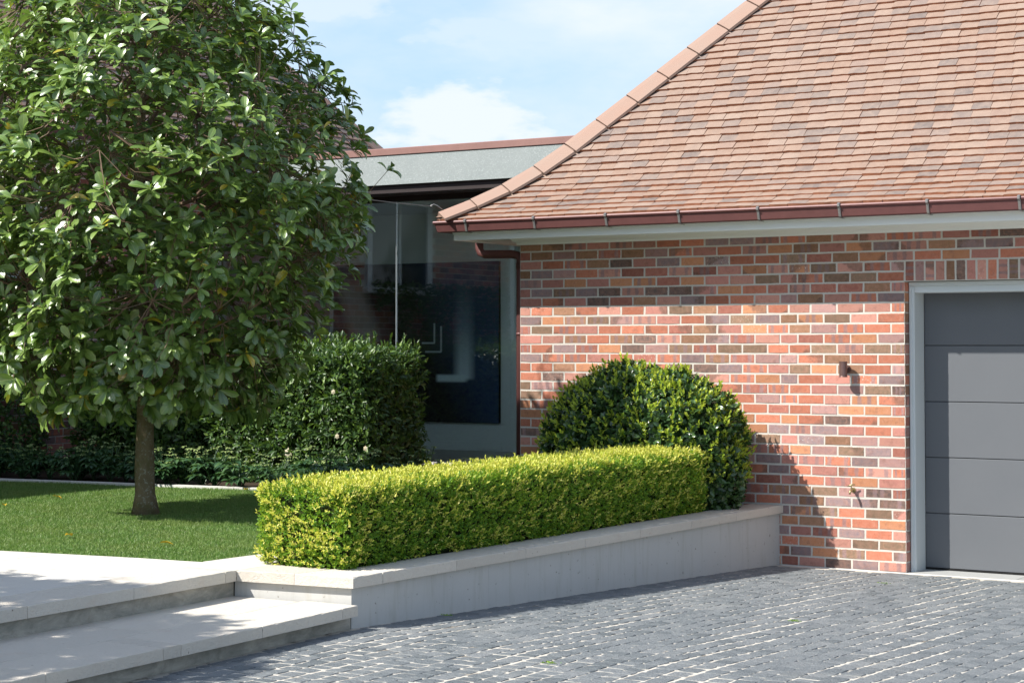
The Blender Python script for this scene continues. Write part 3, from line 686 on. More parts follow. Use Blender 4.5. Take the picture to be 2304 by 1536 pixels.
def coping(pts, name='coping_stone', parent=PW, z0=PZ-.066, z1=PZ, mat=None, ch=.004, rough=0):
    # prism with a small worn arris on top
    c_ = Vector((sum(p_[0] for p_ in pts)/len(pts), sum(p_[1] for p_ in pts)/len(pts))); dense = []
    for i in range(len(pts)):
        a_, b_ = Vector(pts[i]), Vector(pts[(i+1) % len(pts)]); kk = max(1, min(16, int((b_-a_).length/.055)))
        dense += [tuple(a_.lerp(b_, j/kk)) for j in range(kk)]
    pts = dense; m_ = MB(); k = len(pts)
    def ins(p_, d): v_ = c_-Vector(p_); d *= random.choice((.6, .8, 1, 1, 1.3, 2.4)); return (p_[0]+math.copysign(d, v_.x), p_[1]+math.copysign(d, v_.y))
    n = 0
    m_.v += [(x, y, z0) for x, y in pts]+[(x, y, z1-ch*random.choice((.6, .9, 1, 1.2, 2.6))) for x, y in pts]+[(*ins(p_, ch), z1) for p_ in pts]
    m_.f += [tuple(reversed(range(k))), tuple(range(2*k, 3*k))]
    for b in (0, k):
        for i in range(k): j = (i+1) % k; m_.f.append((b+i, b+j, b+k+j, b+k+i))
    return m_.build(name, mat or M_['lime'], parent)
cy_ = [0, -.90, -1.70, -2.52, -3.32, -4.10, -4.92, -5.70]
for a, b in zip(cy_[:-1], cy_[1:]):
    coping([(wx(b, -.29), b+.002), (wx(b), b+.002), (wx(a), a-.002), (wx(a, -.29), a-.002)])
coping([(2.2, -5.702), (2.152, -6.0355), (2.555, -5.990), (wx(-5.702), -5.702)])
coping([(1.742, -6.082), (2.149, -6.036), (2.196, -5.70), (1.742, -5.74)])
# soil bed in the planter
tag(MB().prism([(-6.6, -.95), (1.34, -.35), (1.34, -5.4), (1.8, -5.72), (2.26, -5.68), (2.36, -.003), (-.02, -.003), (-.02, 3.3), (-6.6, 3.3)], .2, .478).build('planting_bed', M_['soil']), kind='structure')
# steps
ST = empty('garden_steps', (2.2, -8, .2)); tag(ST, 'two pale limestone steps rising from the driveway to the terrace', 'steps')
def lx_(y): return 2.60-.052*(y+6.0)      # lower nose
def ux_(y): return 1.742-.050*(y+6.08)    # upper nose
TZ = .352
MB().prism([(1.2, -14), (lx_(-14)-.035, -14), (2.52, -5.97), (1.2, -6.05)], -.1, TZ-.06).build('lower_riser', M_['riser'], ST)
MB().prism([(.6, -14), (ux_(-14)-.03, -14), (1.70, -6.06), (.6, -6.06)], TZ-.05, PZ-.066).build('upper_riser', M_['riser'], ST)
def tread(y0, y1, fx0, fx1, z, th, name='tread_stone', parent=ST, mat=None):
    coping([(fx0(y1), y1+.0015), (fx1(y1), y1+.0015), (fx1(y0), y0-.0015), (fx0(y0), y0-.0015)], name, parent, z-th, z, mat or M_['lime'], .003)
ly = [-6.0, -6.16, -6.93, -7.62, -7.76, -8.60, -9.45, -10.3, -11.2, -12.1, -13]
for a, b in zip(ly[:-1], ly[1:]): tread(a, b, lambda y: lx_(y)-.402, lx_, TZ, .062)
for a, b in zip([-6.055, -7.4, -8.9, -10.4, -11.9], [-7.4, -8.9, -10.4, -11.9, -13]): tread(a, b, lambda y: 1.55-.05*(y+6), lambda y: lx_(y)-.405, TZ-.0005, .05, 'back_tread')
uy = [-6.085, -6.19, -7.02, -7.86, -8.7, -9.55, -10.4, -11.3, -12.2, -13]
for a, b in zip(uy[:-1], uy[1:]): tread(a, b, lambda y: ux_(y)-.38, ux_, PZ, .066)
TE = empty('terrace', (0, -9, .5)); TE['kind'] = 'structure'; TE['label'] = 'pale limestone terrace paving beside the lawn'
# terrace slabs behind the nosing, running parallel to it
def tex(i): return lambda y: ux_(y)-.383-.62*i
for i in range(8):
    y = -6.12+.105*i*0-random.uniform(0, .7)
    ylist = [-5.885-.115*(i) if i < 3 else -6.2]
    y0 = -6.30-.04*i
    yj = y0-[.62, .25, .8, .45, .7, .3, .6, .5][i]; seq = [y0]
    while yj > -13: seq.append(yj); yj -= .93
    for a, b in zip(seq[:-1], seq[1:]): tread(a, b, lambda y, i=i: tex(i+1)(y)+.003, tex(i), PZ+(-.0006), .04, 'paving_slab', TE, M_['limetop'])
    LE = lambda x: float(np.interp(x, [-7.5, -.317, .54, 1.262, 1.36], [-6.76, -6.09, -5.93, -5.857, -5.857]))
    xa, xb = tex(i+1)(y0)+.003, tex(i)(y0); coping([(xa, y0+.0015), (xb, y0+.0015), (xb-.01, LE(xb)), (xa-.01, LE(xa))], 'paving_slab', TE, PZ-.04, PZ-.0006, M_['limetop'], .003)
# strip of paving between lawn and planter end
coping([(1.30, -5.887), (1.355, -6.10), (1.739, -6.080), (1.739, -5.742)], 'paving_slab', TE, PZ-.04, PZ-.0004, M_['limetop'], .002)
coping([(1.26, -5.84), (1.739, -5.738), (1.739, -5.2), (1.30, -5.2)], 'paving_slab', TE, PZ-.04, PZ-.0004, M_['limetop'], .002)
tag(MB().prism([(-12, -14), (.9, -14), (1.4, -6.1), (-12, -6.6)], -.2, PZ-.042).build('terrace_base', M_['grout']), kind='structure')

# ------------------------------------------------------------------ lawn
lawn_poly = [(-7.5, -6.75), (-.317, -6.085), (.54, -5.925), (1.262, -5.85), (1.30, -5.2), (1.32, -.45), (-2.5, -.97), (-4.0, -1.18), (-6.62, -1.55)]
lb = MB(); lb.prism(lawn_poly, -.1, .492); tag(lb.build('lawn_base', M_['turfsoil']), kind='structure')
P2 = np.array(lawn_poly)
def inpoly(x, y):
    c = np.zeros(len(x), bool); n = len(P2)
    for i in range(n):
        x0, y0 = P2[i]; x1, y1 = P2[(i+1) % n]
        k = ((y0 > y) != (y1 > y)) & (x < (x1-x0)*(y-y0)/(y1-y0+1e-12)+x0); c ^= k
    return c
NB = 640000
bx = rng.uniform(-7.4, 1.34, NB); by = rng.uniform(-6.8, -.4, NB)
# keep what the camera, or one a step aside, could see
d0 = np.stack([bx-CP.x, by-CP.y], 1); zz = d0[:, 0]*FWD.x+d0[:, 1]*FWD.y; lat = (d0[:, 0]*RGT.x+d0[:, 1]*RGT.y)/zz
kp = inpoly(bx, by) & (lat > -.32); bx, by = bx[kp], by[kp]; n = len(bx)
d = rdir(n); d[:, 2] = np.abs(d[:, 2])*.6+.75
hgt = rng.uniform(.016, .032, n)*(1+.25*np.sin(bx*3.1)*np.cos(by*2.7))
R_ = frames(d, rdir(n), np.stack([rng.uniform(.0026, .004, n), hgt, hgt], 1))
gv = [(-.5, 0, 0), (.5, 0, 0), (.35, .55, .06), (-.35, .55, .06), (0, 1, .28)]
T_ = np.stack([bx, by, np.full(n, .490)], 1)
me = instanced('grass', gv, [(0, 1, 2, 3), (3, 2, 4)], R_, T_); o = link('grass', me, M_['grass']); tag(o, kind='stuff')
tag(MB().prism([(-6.62, -1.62), (-4.0, -1.235), (-2.5, -1.03), (1.30, -.50), (1.30, -.44), (-2.5, -.97), (-4.0, -1.175), (-6.62, -1.55)], .3, .522).build('lawn_edging', M_['kerb']), 'thin pale stone kerb along the back edge of the lawn', kind='structure')
# fallen leaves
fl = [(-.62, -5.15, 0.3), (.37, -5.2, 2.0), (-1.88, -3.1, 4), (-2.95, -3.6, 1), (-3.2, -2.75, 5), (1.0, -2.2, 3), (-2.35, -1.15, .5)]
lab = ['curled yellow leaf lying on the lawn near the paving, leftmost in the foreground', 'yellow leaf lying on the lawn close to the golden hedge', 'pale yellow leaf lying on the grass just left of the tree trunk', 'small yellow leaf on the sunny lawn at the left of the tree', 'yellow leaf on the lawn at the far left edge of the picture', 'yellow leaf on the grass beside the back of the golden hedge', 'yellow leaf lying at the back edge of the lawn']
lm = mesh('fallen_leaf', [(x_*.11, (y_-.5)*.10, z_*.10+abs(x_)*.03) for x_, y_, z_ in LV], LF, True, LUV); lm.materials.append(M_['yel'])
for (x, y, a), lb_ in zip(fl, lab):
    o = link('fallen_leaf', lm, None, None, (x, y, .518)); o.rotation_euler = (random.uniform(-.3, .3), random.uniform(-.3, .3), a); tag(o, lb_, 'leaf', 'yellow leaves fallen on the lawn')

# ------------------------------------------------------------------ golden box hedge
HX0, HX1, HY0, HY1, HZ0, HZ1 = 1.63, 2.33, -5.77, -.93, .49, 1.0
def skew(P): P = P.copy(); P[:, 0] += .012*(P[:, 1]+6); return P
def box_surface(n, x0, x1, y0, y1, z0, z1, rad=.06):
    c = np.array([(x0+x1)/2, (y0+y1)/2, (z0+z1)/2]); h = np.array([(x1-x0)/2, (y1-y0)/2, (z1-z0)/2])
    A = [h[1]*h[2], h[1]*h[2], h[0]*h[2], h[0]*h[2], h[0]*h[1]]; k = rng.choice(5, n, p=np.array(A)/sum(A))
    P = rng.uniform(-1, 1, (n, 3)); N = np.zeros((n, 3))
    for i, (ax, sg) in enumerate([(0, 1), (0, -1), (1, 1), (1, -1), (2, 1)]): m = k == i; P[m, ax] = sg; N[m, ax] = sg
    P = P*h; inner = np.clip(P, -(h-rad), h-rad); dlt = P-inner; l = np.linalg.norm(dlt, axis=1, keepdims=True)
    N2 = nrm(dlt); P = inner+N2*rad
    low = (P[:, 2] < -h[2]+rad); P[low] = np.where(low[:, None], np.stack([P[:, 0], P[:, 1], P[:, 2]], 1), P)[low]
    return P+c, N2
def noise3(P, sc, seed=0):
    r = np.random.default_rng(seed); o = np.zeros(len(P))
    for i in range(6):
        k = r.normal(size=3)*sc; o += np.sin(P@k+r.uniform(0, 6.28))
    return o/6
def sprigs(name, P, N, per, size, spread, mat, parent, tmpl=(DV, DF), wl=(.9, 1.1), upb=.5, stemlen=.6, smooth=False):
    n = len(P); ax = nrm(N*1.0+np.array([0, 0, upb])+rdir(n)*.55)
    idx = np.repeat(np.arange(n), per); A = ax[idx]; rd = rdir(len(idx)); side = nrm(rd-A*np.sum(rd*A, 1, keepdims=True))
    tt = np.tile(np.linspace(.0, 1, per), n)[:, None]
    sz = size*rng.uniform(.75, 1.2, len(idx)); base = P[idx]+A*tt*size*stemlen*2
    dirn = nrm(A*(.35+.65*tt)+side*spread*(1.15-.6*tt)); nn = nrm(A-dirn*np.sum(A*dirn, 1, keepdims=True)+rdir(len(idx))*.3)
    R_ = frames(dirn, nn, np.stack([sz*rng.uniform(*wl, len(idx)), sz, sz], 1))
    me = instanced(name, tmpl[0], tmpl[1], R_, base, None, smooth); o = link(name, me, mat, parent); o['kind'] = 'stuff'; return o
HD = empty('box_hedge', (1.8, -3.3, .49)); tag(HD, 'clipped golden green box hedge growing along the top of the planter wall', 'hedge')
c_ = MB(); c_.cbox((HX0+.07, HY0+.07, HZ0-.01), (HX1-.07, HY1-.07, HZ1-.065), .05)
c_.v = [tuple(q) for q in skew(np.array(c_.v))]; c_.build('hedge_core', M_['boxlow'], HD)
P, N = box_surface(30000, HX0, HX1, HY0, HY1, HZ0, HZ1, .075)
# taper at the foot, gentle undulation, clumps
low = np.clip((.62-P[:, 2])/.13, 0, 1); P[:, :2] -= N[:, :2]*(low*.05)[:, None]
P += N*(noise3(P, 9, 1)*.018+noise3(P, 30, 2)*.012-rng.uniform(0, .05, len(P)))[:, None]
keep = P[:, 2] > HZ0+.004
sprigs('foliage', skew(P[keep]), N[keep], 7, .0185, .85, M_['box'], HD, upb=.55)
P, N = box_surface(15000, HX0, HX1, HY0, HY1, HZ0, HZ1, .075)
low = np.clip((.62-P[:, 2])/.13, 0, 1); P[:, :2] -= N[:, :2]*(low*.05)[:, None]
P += N*(noise3(P, 9, 1)*.018+noise3(P, 30, 2)*.012+rng.uniform(-.008, .016, len(P)))[:, None]
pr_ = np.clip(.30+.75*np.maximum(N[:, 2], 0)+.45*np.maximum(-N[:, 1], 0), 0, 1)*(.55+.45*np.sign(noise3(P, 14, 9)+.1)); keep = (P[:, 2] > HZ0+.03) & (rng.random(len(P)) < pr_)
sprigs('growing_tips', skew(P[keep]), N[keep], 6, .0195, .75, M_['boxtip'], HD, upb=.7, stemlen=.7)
P, N = box_surface(420, HX0, HX1, HY0, HY1, HZ0, HZ1, .07); k = P[:, 2] > .75
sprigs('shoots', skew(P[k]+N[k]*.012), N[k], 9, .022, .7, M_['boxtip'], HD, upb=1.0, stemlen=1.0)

# ------------------------------------------------------------------ round shrub against the garage
SH = empty('round_shrub', (1.62, -.62, .48)); tag(SH, 'dark glossy rounded shrub with lime new tips against the garage wall', 'shrub')
def dome(n, c, r, pw=2.35, zmin=-.9):
    D = rdir(n*2); D = D[(D[:, 2] > zmin)][:n]
    l = (np.abs(D[:, 0])**pw+np.abs(D[:, 1])**pw+np.abs(D[:, 2])**pw)**(1/pw)
    P = D/l[:, None]*np.array(r); N = nrm(P/np.array(r)**2); return P+np.array(c), N
SC, SR = (1.60, -.58, .90), (.88, .53, .73)
P, N = dome(3000, SC, tuple(x*.84 for x in SR))
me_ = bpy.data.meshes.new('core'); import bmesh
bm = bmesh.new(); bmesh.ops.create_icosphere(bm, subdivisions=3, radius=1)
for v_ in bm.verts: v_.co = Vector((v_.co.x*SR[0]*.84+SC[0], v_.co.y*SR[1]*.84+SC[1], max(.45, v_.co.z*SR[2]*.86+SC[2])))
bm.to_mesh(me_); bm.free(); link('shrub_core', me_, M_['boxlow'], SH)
P, N = dome(9500, SC, SR); k = (P[:, 2] > .5) & (P[:, 1] < -.03)
P, N = P[k], N[k]; P += N*(noise3(P, 4, 4)*.06+noise3(P, 11, 5)*.07-rng.uniform(0, .16, len(P)))[:, None]; P[:, 1] = np.minimum(P[:, 1], -.04)
P[:, 0] += np.clip(P[:, 2]-.9, 0, 1)*.04
sprigs('foliage', P, N, 4, .062, 1.15, M_['vib'], SH, (OV, OF), (1.1, 1.5), .15, .35, True)
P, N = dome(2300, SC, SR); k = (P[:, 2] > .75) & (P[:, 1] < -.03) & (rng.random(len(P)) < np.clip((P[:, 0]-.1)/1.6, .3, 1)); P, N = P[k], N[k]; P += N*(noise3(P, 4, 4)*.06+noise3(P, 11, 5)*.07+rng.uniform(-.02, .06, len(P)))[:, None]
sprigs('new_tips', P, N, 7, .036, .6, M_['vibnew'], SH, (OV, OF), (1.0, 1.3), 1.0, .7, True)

# ------------------------------------------------------------------ the tree
TX, TY = -1.52, -3.43
TR = empty('bay_tree', (TX, TY, .49)); tag(TR, 'broad leafed evergreen tree with glossy leaves standing on the lawn', 'tree')
tp = []; tr_ = []
for z in np.linspace(.47, 4.95, 24):
    tp.append((TX+.03*math.sin(z*1.3)+.01*math.sin(z*5)-.012, TY+.025*math.cos(z*1.1), z)); r0 = .082-.0125*(z-.5); tr_.append(max(.012, r0)+.045*math.exp(-(z-.47)/.07)+.004*math.sin(z*9))
tk = MB().tube(tp, tr_, 14); tk.tube([(TX+.05, TY-.05, 1.62), (TX+.10, TY-.10, 1.625)], [.028, .022], 8)
tk.build('trunk', M_['bark'], TR, True)
def envr(z): return float(np.interp(z, [1.25, 1.5, 1.75, 2.0, 2.4, 3.0, 3.6, 4.1, 4.7, 5.3, 5.8], [.8, 1.08, 1.28, 1.40, 1.62, 1.84, 1.82, 1.52, 1.18, .4, .1]))
def trunk_at(z): i = np.interp(z, [q[2] for q in tp], range(len(tp))); a = int(i); b = min(a+1, len(tp)-1); return Vector(tp[a]).lerp(Vector(tp[b]), i-a)
rr = random.Random(5); nodes = []
RG = RGT; 
for i in range(22):
    z0 = 1.68+i*.13+rr.uniform(-.05, .05); az = i*2.39996+3.35
    if i == 0: az = math.atan2(-RG.y, -RG.x)-.15; z0 = 1.74
    up_ = rr.uniform(.12, .55)+.03*i; z1 = min(4.85, z0+up_*1.4); L = envr(min(z1, 5.6))*rr.uniform(.75, .9)
    p0 = trunk_at(z0); tip = Vector((TX+math.cos(az)*L, TY+math.sin(az)*L, z1))
    mb = MB(); pts = []; K = 7
    side = Vector((-math.sin(az), math.cos(az), 0))*rr.uniform(-.18, .18)
    for k in range(K+1):
        t_ = k/K; q = p0.lerp(tip, t_)+side*math.sin(t_*3.1)+Vector((0, 0, -.10*math.sin(t_*3.14)))+Vector((rr.uniform(-1, 1), rr.uniform(-1, 1), rr.uniform(-1, 1)))*.025*(k > 0); pts.append(q)
    rb0 = .030-.0007*i; mb.tube(pts, [rb0*(1-.75*k/K) for k in range(K+1)], 7)
    nodes += [(q, .006) for q in pts[2:]]
    for k in range(2, K+1):
        for _ in range(2):
            dd = (pts[k]-pts[k-1]).normalized(); sd_ = Vector((rr.uniform(-1, 1), rr.uniform(-1, 1), rr.uniform(-.5, .9))).normalized(); e = pts[k]+(dd*.6+sd_*.8).normalized()*rr.uniform(.3, .6)
            ax = Vector((e.x-TX, e.y-TY, 0)); R0 = envr(min(max(e.z, 1.3), 5.7))*.92
            if ax.length > R0: e = Vector((TX, TY, e.z))+ax.normalized()*R0
            md = pts[k].lerp(e, .5)+Vector((rr.uniform(-.05, .05), rr.uniform(-.05, .05), rr.uniform(-.05, .02)))
            mb.tube([pts[k], md, e], [rb0*.45*(1-.5*k/K), .006, .004], 5, False); nodes += [(md, .005), (e, .004)]
    mb.build('limb', M_['twig'], TR, True)
NP = np.array([tuple(q[0]) for q in nodes])
tips = []; ctr = Vector((TX, TY, 2.9))
while len(tips) < 2900:
    z = rr.uniform(1.32, 5.05); R0 = envr(z); a = rr.uniform(0, 2*math.pi)
    if rr.random() > R0/1.95: continue
    lump = 1+.07*math.sin(a*5+z*3)+.06*math.sin(a*9-z*5.2)
    r_ = R0*lump*(rr.random()**.33)
    if z > 5.2 and False: continue
    sh_ = 1-.3*max(0, math.sin(a))*max(0, min(1, (z-3.3)/1.0))
    P = Vector((TX+math.cos(a)*r_, TY+math.sin(a)*r_*sh_, z+rr.uniform(-.05, .05)))
    toC = (CP-P); toC.z = 0
    if r_ < R0*.7 and rr.random() < .35: continue
    tips.append(P)
for pxx, pyy in [(722, 128), (700, 60), (690, 30), (760, 250), (800, 275), (838, 330), (842, 300), (835, 480), (850, 500), (838, 545), (830, 400), (815, 600), (795, 640), (738, 700), (745, 745), (650, 30), (660, 10), (842, 460), (780, 690), (60, 900), (30, 870), (170, 830), (230, 860), (560, 900), (480, 890), (400, 880), (620, 850), (680, 800), (100, 850)]:
    q = Vector((TX, TY, 0))+RG*((pxx-320-(34 if pxx > 500 else 0))/273.); q.z = 1.867+(780-pyy)/273.; q += FWD*rr.uniform(-.35, .25); tips.append(q)
tw = MB(); LP, LD, LN, LS = [], [], [], []
for P in tips:
    dd = NP-np.array(P); i = int(np.argmin((dd**2).sum(1))); A = Vector(NP[i]); out = Vector((P.x-TX, P.y-TY, (P.z-2.2)*.45)).normalized()
    v_ = P-A
    if v_.length > .03:
        e = v_.normalized(); mid = A.lerp(P, .5)+Vector((0, 0, -.12*v_.length))+Vector((rr.uniform(-.02, .02), rr.uniform(-.02, .02), 0)); tw.tube([A, mid, P], [.0045, .0035, .0028], 3, False)
    low_ = max(0, min(1, (2.1-P.z)/.7))
    axd = (out*.75+Vector((0, 0, .75-1.0*low_))+Vector((rr.uniform(-1, 1), rr.uniform(-1, 1), rr.uniform(-.6, .6)))*.55).normalized()
    k = rr.choice([5, 6, 7, 7, 8, 9]); ph = rr.uniform(0, 6.28); o1 = axd.orthogonal().normalized(); o2 = axd.cross(o1)
    for j in range(k):
        a = ph+j*2.4; sdv = o1*math.cos(a)+o2*math.sin(a); op = rr.uniform(.55, 1.45); dr_ = (axd*math.cos(op)+sdv*math.sin(op)+Vector((0, 0, -.22-rr.random()*.25-.35*low_))).normalized()
        LP.append(tuple(P-axd*rr.uniform(0, .05))); LD.append(tuple(dr_)); nn = (axd-dr_*axd.dot(dr_)+Vector((rr.uniform(-1, 1), rr.uniform(-1, 1), rr.uniform(-.4, 1)))*.35); LN.append(tuple(nn)); LS.append(rr.uniform(.08, .168))
o = tw.build('twigs', M_['twig'], TR); o['kind'] = 'stuff'
LP, LD, LN, LS = map(np.array, (LP, LD, LN, LS))
wdm = rng.uniform(.85, 1.2, len(LS)); RR_ = frames(LD, LN, np.stack([LS*wdm, LS, LS*rng.uniform(.5, 1.6, len(LS))], 1))
# nearest leaves are objects of their own
dep = (LP-np.array(CP))@np.array(fw); q = (LP-np.array(CP)); pxs = 1152+4189*(q@np.array(RGT))/dep; pys = (780-4189*math.tan(PITCH))-4189*(q@np.array(up))/dep
infr = (pxs > 0) & (pys > 0); order = np.argsort(np.where(infr, dep-LS*2.0, 99))
one = order[:300]; restl = order[300:]
lmz = [mesh('leaf', [(x_*w_, y_, z_*c_) for x_, y_, z_ in LV], LF, True, LUV) for w_, c_ in ((1, 1), (1.1, .6), (.9, 1.5))]
for m_ in lmz: m_.materials.append(M_['leaf'])
for k, i in enumerate(one):
    o = bpy.data.objects.new('leaf', lmz[k % 3]); COL.objects.link(o); o.parent = TR
    R3 = Matrix([[float(x) for x in r_] for r_ in RR_[i]]); mw = R3.to_4x4(); mw.translation = Vector(LP[i])-TR.location; o.matrix_local = mw
fol = link('foliage', instanced('foliage', LV, LF, RR_[restl], LP[restl], LUV, True), M_['leaf'], TR); fol['kind'] = 'stuff'
fi = rng.choice(len(tips), 330, replace=False); Pn = np.array([tuple(tips[i]) for i in fi])
sprigs('new_shoots', Pn, nrm(Pn-np.array([TX, TY, 2.6])), 5, .05, .45, M_['leafnew'], TR, (OV, OF), (.6, .8), 1.2, .2, True)
# second tree of the same kind stands out of frame to the left; its shade falls on the steps
TR2 = TR.copy(); COL.objects.link(TR2); TR2.location = (-1.15, -11.2, .47); TR2.scale = (1.12, 1.12, 1.0); tag(TR2, 'second evergreen tree standing on the terrace, shading the steps', 'tree')
for ch in list(TR.children):
    if ch.name.startswith('leaf'): continue
    c2 = ch.copy(); COL.objects.link(c2); c2.parent = TR2

# ------------------------------------------------------------------ camellia hedge, ivy and hellebores
CH = empty('camellia_hedge', (-3.6, .6, .47)); tag(CH, 'dark green camellia hedge with a few cream flowers in front of the glass link', 'hedge')
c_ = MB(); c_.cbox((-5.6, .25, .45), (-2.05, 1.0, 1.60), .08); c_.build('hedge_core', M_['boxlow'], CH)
P, N = box_surface(9500, -5.85, -1.85, .02, 1.15, .47, 1.80, .16)
P += N*(noise3(P, 3, 7)*.07+noise3(P, 9, 8)*.04-rng.uniform(0, .2, len(P)))[:, None]; P[:, 2] = np.maximum(P[:, 2], .49)
sprigs('foliage', P, N, 4, .074, 1.0, M_['cam'], CH, (OV, OF), (.8, 1.05), .25, .5, True)
P, N = box_surface(420, -5.8, -1.88, .05, 1.1, .47, 1.82, .16); k = P[:, 2] > 1.5
sprigs('shoots', P[k]+N[k]*.03, N[k], 7, .062, .6, M_['cam'], CH, (OV, OF), (.7, .95), 1.6, 1.0, True)
def flower(name, P, s, parent):
    m_ = MB()
    for ring, (k, tilt, sc) in enumerate(((6, .35, 1), (5, .8, .75), (4, 1.2, .5))):
        for j in range(k):
            a = j*6.283/k+ring*.5; Rm = Matrix.Rotation(a, 3, 'Y') @ Matrix.Rotation(-tilt, 3, 'X'); n = len(m_.v)
            for q in [(0, 0, 0), (-.4, 0, .55), (0, -.1, 1.0), (.4, 0, .55)]: m_.v.append(tuple(Rm @ Vector((q[0]*sc*s, q[1]*s, q[2]*sc*s))+Vector(P)))
            m_.f += [(n, n+1, n+2), (n, n+2, n+3)]
    return m_.build(name, M_['petal'], parent)
for (x, z, s) in [(-2.72, .80, .055), (-2.38, .70, .035), (-2.02, .66, .035), (-2.15, 1.42, .03), (-2.1, .98, .03), (-1.75, .87, .03), (-3.4, 1.36, .03)]: flower('flower', (x, -.06, z), s, CH)
IV = empty('climbing_ivy', (-6.6, -.6, .47)); tag(IV, 'dark climbing ivy covering the foot of the left brick wall', 'climber')
n = 5200; P = np.stack([np.full(n, -6.63), rng.uniform(-3.2, .35, n), .5+rng.random(n)**1.2*2.3], 1); gap = (P[:, 1] > .45); P = P[~gap & (noise3(P, 2.2, 3) > -.28)]; P[:, 0] += rng.uniform(0, .12, len(P))
sprigs('foliage', P, np.tile([1., 0, 0], (len(P), 1)), 3, .06, 1.1, M_['cam'], IV, (OV, OF), (1, 1.3), .1, .3, True)
def hell(seed, fl_):
    r = np.random.default_rng(seed); Pp, Dd, Nn, Sz = [], [], [], []
    st = MB()
    for i in range(15):
        a = r.uniform(0, 6.28); rad = r.uniform(.05, .22); h = r.uniform(.10, .26); c = np.array([math.cos(a)*rad, math.sin(a)*rad, h]); st.tube([(0, 0, 0), (c[0]*.5, c[1]*.5, h*.7), tuple(c)], .004, 4, False)
        for j in range(7):
            b = a+(j-3)*.55; Pp.append(c); Dd.append((math.cos(b), math.sin(b), -.15+r.uniform(-.2, .25))); Nn.append((0, 0, 1)); Sz.append(r.uniform(.09, .13))
    Rm = frames(np.array(Dd), np.array(Nn)+r.normal(size=(len(Nn), 3))*.15, np.stack([np.array(Sz)*.9, np.array(Sz), np.array(Sz)], 1)); me = instanced('hellebore_leaves', OV, OF, Rm, np.array(Pp), None, True); me.materials.append(M_['hel'])
    Pp, Dd = [], []
    for i in range(9):
        a = r.uniform(0, 6.28); c = np.array([math.cos(a)*r.uniform(.03, .2), math.sin(a)*r.uniform(.03, .2), r.uniform(.24, .38)]); st.tube([(0, 0, .05), tuple(c)], .0035, 4, False)
        for j in range(5): b = j*1.257; Pp.append(c); Dd.append((math.cos(b), math.sin(b), r.uniform(-.5, .1)))
    Rf = frames(np.array(Dd), np.tile([0, 0, 1.], (len(Dd), 1)), np.full(len(Dd), .034)*1.0); Rf[:, :, 0] *= 1.6; mf = instanced('flower', OV, OF, Rf, np.array(Pp), None, True); mf.materials.append(M_['helf'])
    ms_ = mesh('stems', st.v, st.f); ms_.materials.append(M_['hel']); return me, mf, ms_
HM = [hell(i, 1) for i in range(4)]
hl = rng.permutation(24)
for i in range(38):
    x = -6.4+i*.19+random.uniform(-.08, .08); yb = -1.22+.135*(x+4.0); y = yb+random.choice([.17, .24, .34, .5, .7])
    o = empty('hellebore_plant', (x, y, .478)); o.scale = [random.uniform(.85, 1.25)]*3; o.rotation_euler = (0, 0, random.uniform(0, 6.28))
    tag(o, 'low green hellebore clump with pale green flowers at the foot of the camellia hedge', 'plant', 'hellebores along the back of the lawn')
    for nm, m_ in zip(('leaves', 'flowers', 'stems'), HM[i % 4]):
        c2 = bpy.data.objects.new(nm, m_); COL.objects.link(c2); c2.parent = o; c2['kind'] = 'stuff'

# ------------------------------------------------------------------ glass link
GY = 3.5; LK = empty('glass_link', (-3.3, GY, .5)); tag(LK, 'flat roofed glass walled link between the house and the garage', 'building')
X0, X1 = -6.70, .0
# sloping mineral-felt upstand, copper capping, dark soffit
m_ = MB(); m_.box((X0, 2.98, 3.775), (X1+2.5, 3.02, 3.79)); m_.poly([(X0, 2.975, 3.775), (X1+2.5, 2.975, 3.775), (X1+2.5, 3.10, 4.135), (X0, 3.10, 4.135)]); m_.build('roof_upstand', M_['felt'], LK)
m_ = MB(); m_.cbox((X0, 3.085, 4.137), (X1+2.5, 3.30, 4.222), .006); m_.build('copper_capping', M_['coppercap'], LK)
m_ = MB(); m_.box((X0, 3.02, 3.68), (X1, 3.45, 3.773)); m_.box((X0, 3.44, 3.62), (X1, 3.56, 3.679)); m_.build('soffit', M_['soffit'], LK)
MB().box((X0, 3.3, 3.70), (X1+2.5, 9.5, 4.13)).build('roof_deck', M_['soffit'], LK)
gx = [X0+.005, -3.922, -1.12, -.005]
for a, b in zip(gx[:-1], gx[1:]):
    MB().box((a+.004, GY-.006, .50), (b-.004, GY+.006, 3.62)).build('glass_pane', M_['glass'], LK)
for x in gx[1:-1]: MB().box((x-.0035, GY-.007, .50), (x+.0035, GY+.007, 3.62)).build('glass_joint', M_['mull'], LK)
BY = 5.8
MB().box((X0-.2, BY, .35), (X1, BY+.15, 3.75)).build('back_wall', M_['inwall'], LK)
MB().box((X0-.2, GY-.1, .30), (X1, BY, .497)).build('floor', M_['infloor'], LK)
MB().box((X0, GY+.07, 3.66), (X1, BY, 3.70)).build('ceiling', M_['inwall'], LK)
MB().cbox((X0, BY-.018, .498), (-3.86, BY-.001, .62), .004).build('skirting_board', M_['inwall'], LK)
a_ = MB()
for k, x in enumerate((-3.81, -3.70)): a_.cbox((x, BY-.035-.012*k, .498), (x+.105, BY-.001, 3.3), .006)
a_.build('architrave', M_['inwall'], LK)
PT = empty('painting', (-5.3, BY-.03, 1.9)); tag(PT, 'large dark abstract painting with pale angular strokes hanging behind the glass', 'painting')
ax0, ax1, az0, az1 = -6.60, -3.883, .866, 2.99; v_ = [(ax0, BY-.055, az0), (ax1, BY-.055, az0), (ax1, BY-.055, az1), (ax0, BY-.055, az1)]
